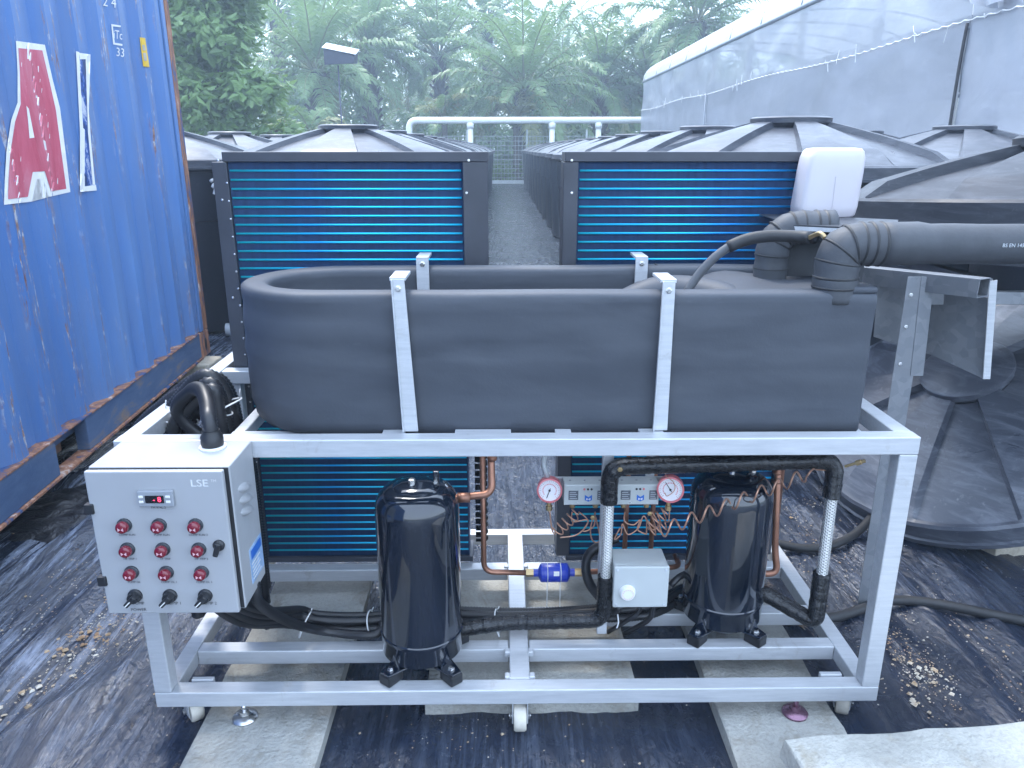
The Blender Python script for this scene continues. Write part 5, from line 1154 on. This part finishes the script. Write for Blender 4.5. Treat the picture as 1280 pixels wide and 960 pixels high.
for x in (1.5, 2.5): box('tray_bar', 'galvanised', st, x, x+.04, 2.36, 3.41, 1.125, 1.160, .002)
for y in (2.32, 3.42): box('crossbar', 'galvanised', st, 1.30, 2.80, y, y+.03, 1.084, 1.124, .002)
for z in (1.12, 1.02, .90): bolt((1.252, 2.2965, z), (0, -1, 0), .005, st)
# hoses and pipe scraps on the ground
def ground_hose(label, pts, r, mat='rubber', name='black_hose', group=None):
    o = MB().tube(resample(spline(pts, 12), .02), r, 12).build(name, mat, None, smooth=True); return tag(o, label, 'hose', group)
zg = .022+.012
ground_hose('black hose curving on the sheet under the tilted lid towards the frame post', [PZ(968, 678, zg+.01), PZ(1000, 685, zg), PZ(1035, 683, zg), PZ(1068, 668, zg+.01), PZ(1090, 645, zg+.03), PZ(1105, 618, zg+.05)], .017)
ground_hose('long black hose running over the sheet from the frame to the right picture edge', [PZ(985, 775, zg), PZ(1040, 772, zg), PZ(1075, 762, zg), PZ(1110, 751, zg), PZ(1160, 753, zg), PZ(1225, 765, zg), PZ(1300, 780, zg), PZ(1400, 800, zg)], .017)
def scrap(label, a, b, r, cat='pipe'):
    root = MB().tube([a, b], r, 16, cap=False).tube([b, a], r*.86, 16, cap=False).build('pipe_piece', 'pvc_grey', None, smooth=True); tag(root, label, cat, 'grey plastic pipe pieces'); return root
scrap('grey plastic pipe at the foot of the tank beside the container', PZ(283, 412, .06), PZ(318, 411, .06), .055)
scrap('grey pipe piece lying behind the exchanger right end', PZ(1092, 452, .05), PZ(1122, 468, .05), .045); scrap('short grey pipe end on the sheet behind the frame rail', PZ(1076, 492, .04), PZ(1094, 482, .04), .035)
# crumpled film and rag beside the container
def crumple(name, label, cat, c, sx, sy, h, mat, seed, lift=.0):
    n1, n2 = 36, 36; vs = []
    for i in range(n1):
        for j in range(n2):
            u, v_ = i/(n1-1)*2-1, j/(n2-1)*2-1; r = math.hypot(u, v_)
            z = h*max(0, 1-r**2)*(.55+.6*abs(vnoise(u*2.6+seed, v_*2.6, 1)))+.35*h*max(0, 1-r)*vnoise(u*6, v_*6, seed)
            vs.append((c[0]+u*sx*(1+.15*vnoise(v_*2, seed, 2)), c[1]+v_*sy*(1+.15*vnoise(u*2, seed, 3)), .006+max(0, z)+.03*h*abs(vnoise(u*12, v_*12, 5))))
    o = MB().add(vs, [(i*n2+j, (i+1)*n2+j, (i+1)*n2+j+1, i*n2+j+1) for i in range(n1-1) for j in range(n2-1)]).build(name, mat, None, smooth=True); return tag(o, label, cat)
c = PZ(222, 470, .0); crumple('crumpled_rag', 'crumpled grey rag beside the block under the container', 'rag', (c.x+.03, c.y-.05), .15, .13, .13, 'cardboard', 3)
c = PZ(188, 505, .0); crumple('plastic_film', 'heap of crumpled black plastic film beside the container rail', 'plastic film', (c.x+.02, c.y), .20, .34, .12, 'black_film', 8)
c = PZ(120, 650, 0); crumple('plastic_film', 'flat fold of black plastic film left of the control box', 'plastic film', (c.x-.15, c.y+.1), .30, .30, .05, 'black_film', 12)
for px, py, lb in ((296, 512, 'small cream leaf on the sheet inside the frame corner'), (286, 477, 'pale dry leaf under the left frame rail')):
    c = PZ(px, py, .025); M = Matrix.Translation(c) @ Matrix.Rotation(px, 4, 'Z')
    vs = [M @ Vector((.045*math.cos(a)*(1 if k == 0 else .5), .022*math.sin(a)*(1 if k == 0 else .5), .012 if k else .004+.006*math.cos(2*a))) for k in (0, 1) for a in [i*math.pi/7 for i in range(14)]]
    tag(MB().add(vs, [(i, (i+1) % 14, 14+(i+1) % 14, 14+i) for i in range(14)]+[tuple(range(14, 28))]).build('fallen_leaf', 'dry_leaf' if 'dry_leaf' in MATS else 'cardboard'), lb, 'leaf')
# grit, soil crumbs and chips scattered over the sheet
rnd = random.Random(21); mb = MB()
def crumb(x, y, s):
    z = .012+.006*rnd.random(); f_ = rnd.uniform(.45, .8)
    P = [Vector((x, y, z))+Vector((a, b, c_*f_))*s*rnd.uniform(.55, 1.15) for a, b, c_ in ((1, 0, 0), (.2, 1, 0), (-1, .1, 0), (-.1, -1, 0), (0, 0, 1), (0, 0, -1))]
    mb.add(P, [(0, 1, 4), (1, 2, 4), (2, 3, 4), (3, 0, 4), (1, 0, 5), (2, 1, 5), (3, 2, 5), (0, 3, 5)])
CL = [(60, 810, .20, 260), (150, 800, .14, 260), (165, 870, .16, 320), (120, 770, .12, 130), (40, 900, .15, 220), (195, 850, .08, 120), (1130, 840, .10, 170), (1180, 855, .10, 180), (1110, 800, .08, 90), (1210, 810, .22, 160), (1230, 740, .30, 150), (1040, 690, .16, 120), (1010, 640, .14, 90), (1060, 840, .07, 70), (1240, 870, .12, 110), (90, 720, .15, 90), (1000, 720, .12, 70), (650, 940, .3, 50), (560, 930, .18, 40), (1020, 820, .08, 50)]
for px, py, r, n in CL:
    c = PZ(px, py)
    for _ in range(n): crumb(c.x+rnd.gauss(0, r*.6), c.y+rnd.gauss(0, r), .0019*math.exp(abs(rnd.gauss(0, .55))))
for px, py, r, n in ((150, 872, .06, 26), (172, 845, .05, 14), (60, 830, .10, 24), (112, 798, .05, 10), (1130, 872, .04, 16), (1165, 850, .05, 12), (30, 905, .08, 20)):
    c = PZ(px, py)
    for _ in range(n): crumb(c.x+rnd.gauss(0, r*.6), c.y+rnd.gauss(0, r), rnd.uniform(.005, .013))
for _ in range(900): crumb(rnd.uniform(-2.2, 2.6), rnd.uniform(1.0, 5.5), .0018*math.exp(abs(rnd.gauss(0, .5))))
tag(mb.build('grit', 'grit'), 'pale grit and brown soil crumbs scattered over the sheet', 'grit', kind='stuff')
# ------------------------------------------------------------------ haze
hz = MB().box(-48, 48, -6, 84, -1.03, 17.5).build('haze', 'soil'); hz.data.materials.clear()
hm = bpy.data.materials.new('haze'); hm.use_nodes = True; hm.node_tree.nodes.clear(); vo = hm.node_tree.nodes.new('ShaderNodeVolumePrincipled'); ho = hm.node_tree.nodes.new('ShaderNodeOutputMaterial')
vo.inputs['Color'].default_value = (.66, .82, 1, 1); vo.inputs['Density'].default_value = .0052; vo.inputs['Anisotropy'].default_value = .2
hm.node_tree.links.new(vo.outputs[0], ho.inputs['Volume']); hz.data.materials.append(hm); tag(hz, 'pale humid haze over the whole yard', 'haze', kind='stuff')
